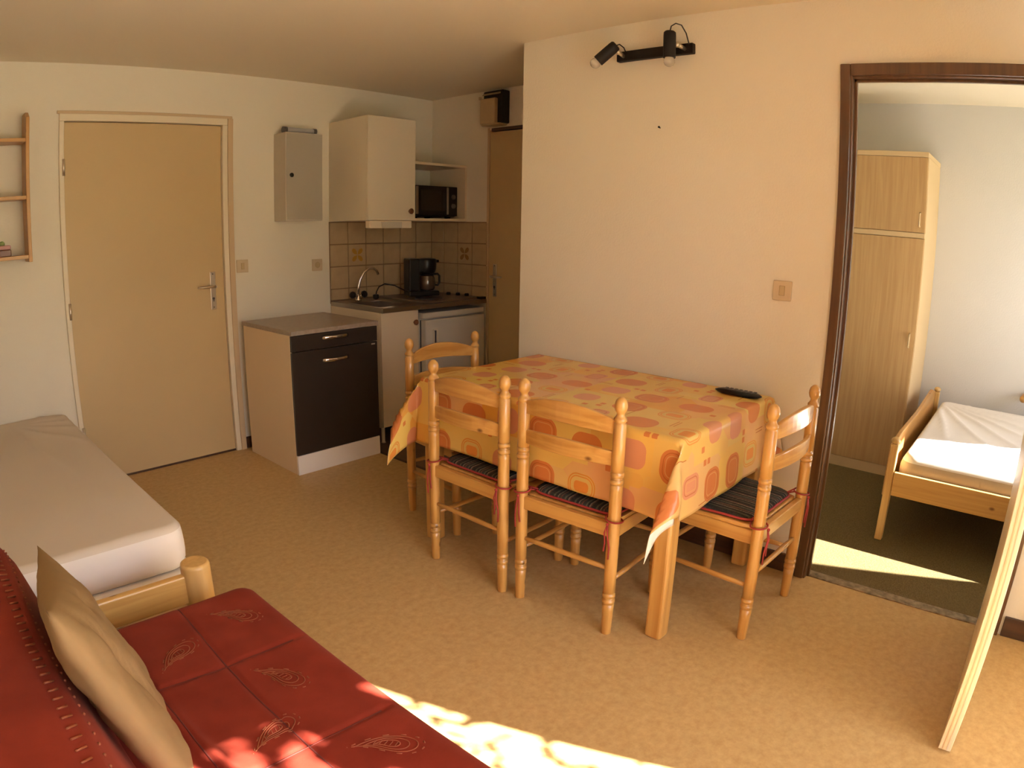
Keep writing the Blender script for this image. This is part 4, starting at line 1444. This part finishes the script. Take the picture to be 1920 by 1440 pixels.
# ------------------------------------------------------------------ red sofa
so = root('sofa', (-2.4, -3.2, 0))
tag(so, 'red sofa with paisley embroidered quilted cover in the foreground', 'sofa')
SX0, SX1, SYa, SYb, SZ = -2.56, -1.945, -2.315, -4.35, .42
obj('base', B(-2.88, SX1 - .05, SYb, SYa - .03, .06, .27), M['pine_y'], so, bevel=.006)
for ax_ in (-2.05, -2.86):
    for ay_ in (SYa - .10, SYb + .04):
        obj('foot', B(ax_, ax_ + .06, ay_, ay_ + .06, 0, .06), M['pine_z'], so)
SEAMX = [-2.18, -2.36]
SEAMY = [-2.66, -3.02, -3.38, -3.74, -4.10]
seat_mb = MB()
def seat_fn(u, v):
    x0, x1, y0, y1 = SX0, SX1, SYb, SYa
    rad = .05
    cx, cy, hx, hy = (x0 + x1) / 2, (y0 + y1) / 2, (x1 - x0) / 2, (y1 - y0) / 2
    x, y = cx + (u * 2 - 1) * hx, cy + (v * 2 - 1) * hy
    dx, dy = max(abs(x - cx) - (hx - rad), 0), max(abs(y - cy) - (hy - rad), 0)
    d = math.hypot(dx, dy)
    if d > rad:
        k = rad / d
        if dx > 0: x = cx + math.copysign(hx - rad + dx * k, x - cx)
        if dy > 0: y = cy + math.copysign(hy - rad + dy * k, y - cy)
        d = rad
    z = SZ - .028 + .028 * math.sqrt(max(1 - (d / rad) ** 2, 0))
    e = 1 - min(1, d / rad)
    groove = 0
    for sx_ in SEAMX:
        groove = max(groove, math.exp(-((x - sx_ - .006 * math.sin(y * 5)) / .007) ** 2))
    for sy_ in SEAMY:
        groove = max(groove, math.exp(-((y - sy_ - .006 * math.sin(x * 7)) / .007) ** 2))
    z += e * (-.006 * groove + .006 * noise.noise(Vector((x * 5, y * 4, .5))) + .003 * noise.noise(Vector((x * 14, y * 11, 2))))
    # long pull folds running towards the backrest
    q = math.exp(-((x + 2.36 + .10 * (y + 2.9)) / .022) ** 2) * sstep(-2.65, -2.85, y) * sstep(-3.4, -3.2, y)
    z += e * .018 * q
    return Vector((x, y, z))
NU, NV = 110, 300
seat_mb.grid(seat_fn, NU, NV, 0, True)
W = NU + 1
rim = [j for j in range(W)] + [j * W + NU for j in range(1, NV + 1)] + [NV * W + i for i in range(NU - 1, -1, -1)] + [j * W for j in range(NV - 1, 0, -1)]
prev = rim
for k in range(1, 4):
    cur = []
    for q in rim:
        p = seat_mb.v[q].copy()
        p.z = p.z * (1 - k / 3) + .27 * k / 3
        seat_mb.v.append(p)
        cur.append(len(seat_mb.v) - 1)
    for i in range(len(rim)):
        i2 = (i + 1) % len(rim)
        seat_mb.f.append([prev[i], prev[i2], cur[i2], cur[i]]); seat_mb.m.append(0); seat_mb.s.append(True)
    prev = cur
seat_mb.f.append(list(reversed(prev))); seat_mb.m.append(0); seat_mb.s.append(False)
seat = obj('seat_cushion', seat_mb, M['red'], so)

def seat_z(x, y):
    u = (x - SX0) / (SX1 - SX0)
    v = (y - SYb) / (SYa - SYb)
    return seat_fn(min(max(u, 0), 1), min(max(v, 0), 1)).z
for sx_ in SEAMX:
    pts = [(sx_ + .006 * math.sin(y * 5), y, seat_z(sx_ + .006 * math.sin(y * 5), y) + .0002) for y in [SYa - .02 - k * .02 for k in range(int((SYa - SYb - .04) / .02))]]
    obj('seam', MB().tube(pts, .0022, 5), M['seam'], seat)
for sy_ in SEAMY:
    pts = [(x, sy_ + .006 * math.sin(x * 7), seat_z(x, sy_ + .006 * math.sin(x * 7)) + .0002) for x in [SX0 + .02 + k * .02 for k in range(int((SX1 - SX0 - .04) / .02))]]
    obj('seam', MB().tube(pts, .0022, 5), M['seam'], seat)

def paisley(cx, cy, ang, size, zf, parent, name='paisley_embroidery'):
    mb = MB()
    def curve(sc):
        out = []
        for k in range(40):
            t = k / 40 * 2 * PI
            # teardrop with a bent tail
            x = math.cos(t)
            y = math.sin(t) * math.sin(t / 2) ** 1.5
            x_, y_ = x * 1.15, y * .62
            bend = .35 * max(0, x_) ** 2
            out.append((x_ * sc, (y_ + bend * .8) * sc))
        return out
    ca_, sa_ = math.cos(ang), math.sin(ang)
    def put(p):
        x = cx + (p[0] * ca_ - p[1] * sa_) * size
        y = cy + (p[0] * sa_ + p[1] * ca_) * size
        return zf(x, y)
    for sc in (1.0, .72, .42):
        mb.tube([put(p) for p in curve(sc)], .0013, 4, closed=True)
    outer = curve(1.22)
    for k in range(0, 40, 3):
        a, b_ = put(outer[k]), put(outer[(k + 1) % 40])
        mb.tube([a, b_], .0016, 4)
    for k in range(5):
        a = -.4 + k * .2
        mb.tube([put((a, -.1)), put((a + .08, .12))], .0011, 4)
    return obj(name, mb, M['gold_thread'], parent)
def on_seat(x, y):
    return Vector((x, y, seat_z(x, y) + .0008))
for cx, cy, an, sz in ((-2.06, -2.47, 2.2, .055), (-2.27, -2.55, 3.6, .055), (-2.10, -2.78, 1.9, .055), (-2.22, -2.94, 3.3, .05), (-2.06, -3.12, 2.3, .055), (-2.3, -3.25, 3.4, .05),
                       (-2.08, -3.50, 2.0, .055), (-2.28, -3.65, 3.3, .055), (-2.08, -3.9, 2.2, .055)):
    paisley(cx, cy, an, sz, on_seat, seat)

# backrest
bk = MB()
def back_fn(u, v):
    """u around the section, v along the sofa"""
    y0, y1 = SYa - .005, SYb
    sec = [(-2.50, .40), (-2.515, .50), (-2.545, .62), (-2.575, .720), (-2.598, .762), (-2.64, .782), (-2.72, .788), (-2.80, .780), (-2.86, .750), (-2.875, .68), (-2.88, .30), (-2.60, .30)]
    n = len(sec)
    t = u * n
    i = int(t) % n
    f = t - int(t)
    a, b_ = sec[i], sec[(i + 1) % n]
    x, z = a[0] + (b_[0] - a[0]) * f, a[1] + (b_[1] - a[1]) * f
    end = 1 - (abs(2 * v - 1)) ** 24
    k = .80 + .20 * end
    xm, zm = -2.70, .5
    x, z = xm + (x - xm) * k, zm + (z - zm) * k
    y = y0 + (y1 - y0) * v
    x += .006 * noise.noise(Vector((y * 5, z * 6, 3)))
    z += .006 * noise.noise(Vector((y * 4, x * 6, 8)))
    return Vector((x, y, z))
bk.grid(back_fn, 48, 90, 0, True, wrap_u=True)
bk.f.append(list(range(48))); bk.m.append(0); bk.s.append(False)
bk.f.append([90 * 48 + i for i in range(48)]); bk.m.append(0); bk.s.append(False)
back = obj('backrest', bk, M['red'], so)
def on_back(x, y):
    # x here runs over the unrolled front-top of the backrest
    z = .62 + (-2.545 - x) * 2.2 if x > -2.60 else .745
    return Vector((x + .002, y, z + .004))
tr_ = MB()
for k in range(44):
    y = -2.36 - k * .026
    a, b_ = back_fn(4.3 / 12, (SYa - .005 - y) / (SYa - .005 - SYb)), back_fn(4.7 / 12, (SYa - .005 - y + .012) / (SYa - .005 - SYb))
    tr_.tube([a + Vector((.001, 0, .001)), b_ + Vector((.001, 0, .001))], .0022, 4)
    c_ = back_fn(3.7 / 12, (SYa - .005 - y + .006) / (SYa - .005 - SYb))
    tr_.ball(c_ + Vector((.001, 0, .0)), .003, 6, 4)
tag(obj('embroidered_border', tr_, M['gold_thread'], back), kind='stuff')

# tan scatter cushion leaning on the backrest
def pillow_mesh():
    mb = MB()
    nu, nv = 40, 40
    L, Hh, th = .265, .205, .052
    def side(sg):
        def f(u, v):
            a, b_ = u * 2 - 1, v * 2 - 1
            pinch = 1 - .10 * (1 - a * a) * 0 
            ex = a * (1 - .10 * (1 - abs(a)) * 0 - .07 * (1 - b_ * b_) * abs(a) ** 6)
            ez = b_ * (1 - .09 * (1 - a * a) * abs(b_) ** 6)
            prof = (max(0, 1 - abs(a) ** 2.6) * max(0, 1 - abs(b_) ** 2.6)) ** .55
            wr = .012 * noise.noise(Vector((a * 2.5, b_ * 2.5, 4 + sg))) + .006 * noise.noise(Vector((a * 6, b_ * 5, 9 + sg)))
            # creases gathered near the lower near corner and a pinch in the middle of the upper edge
            wr -= .016 * math.exp(-((a + .15) / .16) ** 2 - ((b_ - .62) / .10) ** 2)
            wr -= .014 * math.exp(-((a + .55 + .3 * (b_ - .2)) / .05) ** 2) * prof
            wr += .008 * math.sin(18 * (a - .6 * b_)) * sstep(.55, 1, abs(a)) * prof
            return Vector((a and ex * L, sg * (th * prof + wr * prof), ez * Hh))
        return f
    mb.grid(side(1), nu, nv, 0, True)
    mb.grid(side(-1), nu, nv, 0, True)
    return mb
pm = pillow_mesh()
# local: x along the sofa, y thickness, z height  ->  world
lean, roll = .344, -.24
Cp = Vector((-2.499, -2.877, .676))
for i, p in enumerate(pm.v):
    x, y, z = p.x * math.cos(roll) - p.z * math.sin(roll), p.y, p.x * math.sin(roll) + p.z * math.cos(roll)
    # turn about the sofa's long axis so that the top leans back on to the backrest
    xo = y * math.cos(lean) - z * math.sin(lean)
    zo = y * math.sin(lean) + z * math.cos(lean)
    yo = x
    rzz = -.042
    pm.v[i] = Cp + Vector((xo * math.cos(rzz) - yo * math.sin(rzz), xo * math.sin(rzz) + yo * math.cos(rzz), zo))
po = obj('throw_pillow', pm, M['pillow'])
bm = bmesh.new(); bm.from_mesh(po.data); bmesh.ops.remove_doubles(bm, verts=bm.verts, dist=.0008); bmesh.ops.recalc_face_normals(bm, faces=bm.faces); bm.to_mesh(po.data); bm.free()
tag(po, 'plain tan throw pillow leaning on the red sofa backrest', 'pillow')

# ------------------------------------------------------------------ bedroom
wd = root('wardrobe', (1.87, -2.85, 0))
tag(wd, 'light wood veneer wardrobe seen through the bedroom doorway', 'wardrobe')
wx, wy0, wy1 = 1.60, -3.352, -2.31
obj('side_panel', B(wx + .02, XF - .002, wy0, wy0 + .018, 0, 1.962), M['wardrobe_edge'], wd)
obj('side_panel', B(wx + .02, XF - .002, wy1 - .018, wy1, 0, 1.962), M['wardrobe'], wd)
obj('back_panel', B(XF - .02, XF - .004, wy0 + .018, wy1 - .018, 0, 1.95), M['wardrobe'], wd)
obj('cornice', B(wx - .004, XF - .002, wy0 - .002, wy1 + .002, 1.945, 1.975), M['wardrobe_edge'], wd, bevel=.002)
obj('middle_rail', B(wx, wx + .03, wy0, wy1, 1.468, 1.498), M['wardrobe_edge'], wd, bevel=.002)
obj('plinth', B(wx + .006, wx + .022, wy0, wy1, 0, .065), M['wardrobe_edge'], wd)
ym = (wy0 + wy1) / 2
for ya, yb in ((wy0 + .002, ym - .0015), (ym + .0015, wy1 - .002)):
    lo_ = obj('wardrobe_door', B(wx, wx + .018, ya, yb, .068, 1.465), M['wardrobe'], wd, bevel=.0015)
    hi_ = obj('upper_door', B(wx, wx + .018, ya, yb, 1.501, 1.943), M['wardrobe'], wd, bevel=.0015)
    for par, hz in ((lo_, .86), (hi_, 1.575)):
        hy = ya + .032
        obj('handle', MB().tube([(wx, hy, hz - .04), (wx - .022, hy, hz - .035), (wx - .022, hy, hz + .035), (wx, hy, hz + .04)], .006, 8), M['wardrobe_edge'], par)

b2 = root('double_bed', (1.33, -4.4, 0))
tag(b2, 'pine double bed frame in the sunny bedroom', 'bed')
gx0, gx1, gy0, gy1 = .588, 2.10, -3.435, -5.40
for px in (gx0 + .03, gx1 - .03):
    for py, hz in ((-3.478, .525), (gy1 + .04, .47)):
        obj('bed_post', MB().box(px - .019, px + .019, py - .019, py + .019, 0, hz - .03).ball((px, py, hz - .015), .023, 14, 8, sc=(1, 1, .75)), M['pale_z'], b2, bevel=.006)
obj('side_rail', B(gx0, gx0 + .024, gy1 + .06, -3.50, .245, .362), M['pale_y'], b2, bevel=.004)
obj('side_rail', B(gx1 - .024, gx1, gy1 + .06, -3.50, .245, .362), M['pale_y'], b2, bevel=.004)
obj('headboard', MB().prism([(gx0 + .05, .22), (gx1 - .05, .22), (gx1 - .05, .50), (1.9, .535), (1.35, .50), (.85, .50), (gx0 + .05, .475)], 1, -3.470, -3.448), M['shelf_x'], b2, bevel=.004)
obj('slat_base', B(gx0 + .024, gx1 - .024, gy1 + .06, -3.49, .285, .305), M['pale_x'], b2)
obj('foot_board', B(gx0 + .05, gx1 - .05, gy1 + .03, gy1 + .052, .22, .42), M['pale_x'], b2, bevel=.004)
m3 = mattress('mattress', gx0 + .037, gx1 - .040, gy1 + .075, -3.515, .3055, .452, .04, [M['sheet'], M['mattress_side']], .006, 7.0, fan=[(2.03, -3.5, .016, 15, .5)], nx=100, ny=110)
tag(m3, 'white sheeted mattress with radiating creases on the bedroom bed', 'mattress')
rd = obj('wooden_rail', MB().cyl((XF, -4.062, .553), (XF - .11, -4.052, .553), .022).ball((XF - .11, -4.052, .553), .024, 12, 7), M['shelf_x'])
tag(rd, 'brown rounded wooden rail end on the bedroom wall above the bed', 'rail')

# ------------------------------------------------------------------ unseen lace curtain, added to dapple the living room sun
def lace():
    mb = MB()
    st = .018
    x0, x1, z0, z1 = LX0 - .02, LX1 + .0, .02, LZ + .06
    nx, nz = int((x1 - x0) / st), int((z1 - z0) / st)
    def P(i, j):
        x = x0 + (x1 - x0) * i / nx
        return Vector((x, YW + .035 + .012 * math.sin(x * 34), z0 + (z1 - z0) * j / nz))
    vs = [P(i, j) for j in range(nz + 1) for i in range(nx + 1)]
    fs = []
    for j in range(nz):
        for i in range(nx):
            x, z = x0 + i * st, z0 + j * st
            q = Vector((x * 7 + .8 * noise.noise(Vector((x * 5, z * 5, 1))), z * 7 + .8 * noise.noise(Vector((x * 5, z * 5, 7))), 0))
            a = noise.noise(q)
            ringy = math.sin(10 * a + 2 * noise.noise(q * 2.3))
            if ringy > .42 or (i % 30 == 0):
                fs.append((j * (nx + 1) + i, j * (nx + 1) + i + 1, (j + 1) * (nx + 1) + i + 1, (j + 1) * (nx + 1) + i))
    mb.add(vs, fs, 0, True)
    return mb
lc = root('dapple_lace_curtain', ((LX0 + LX1) / 2, YW + .03, LZ + .08))
tag(lc, 'unseen openwork lace curtain added to dapple sun at the living room window', 'curtain')
obj('dapple_lace_panel', lace(), M['lace'], lc, fix=False)
obj('added_curtain_rod', MB().cyl((LX0 - .08, YW + .03, LZ + .08), (LX1 + .08, YW + .03, LZ + .08), .010).ball((LX0 - .09, YW + .03, LZ + .08), .018, 10, 6).ball((LX1 + .09, YW + .03, LZ + .08), .018, 10, 6).cyl((LX0 - .04, YW, LZ + .08), (LX0 - .04, YW + .03, LZ + .08), .007).cyl((LX1 + .04, YW, LZ + .08), (LX1 + .04, YW + .03, LZ + .08), .007), M['shelf_x'], lc)
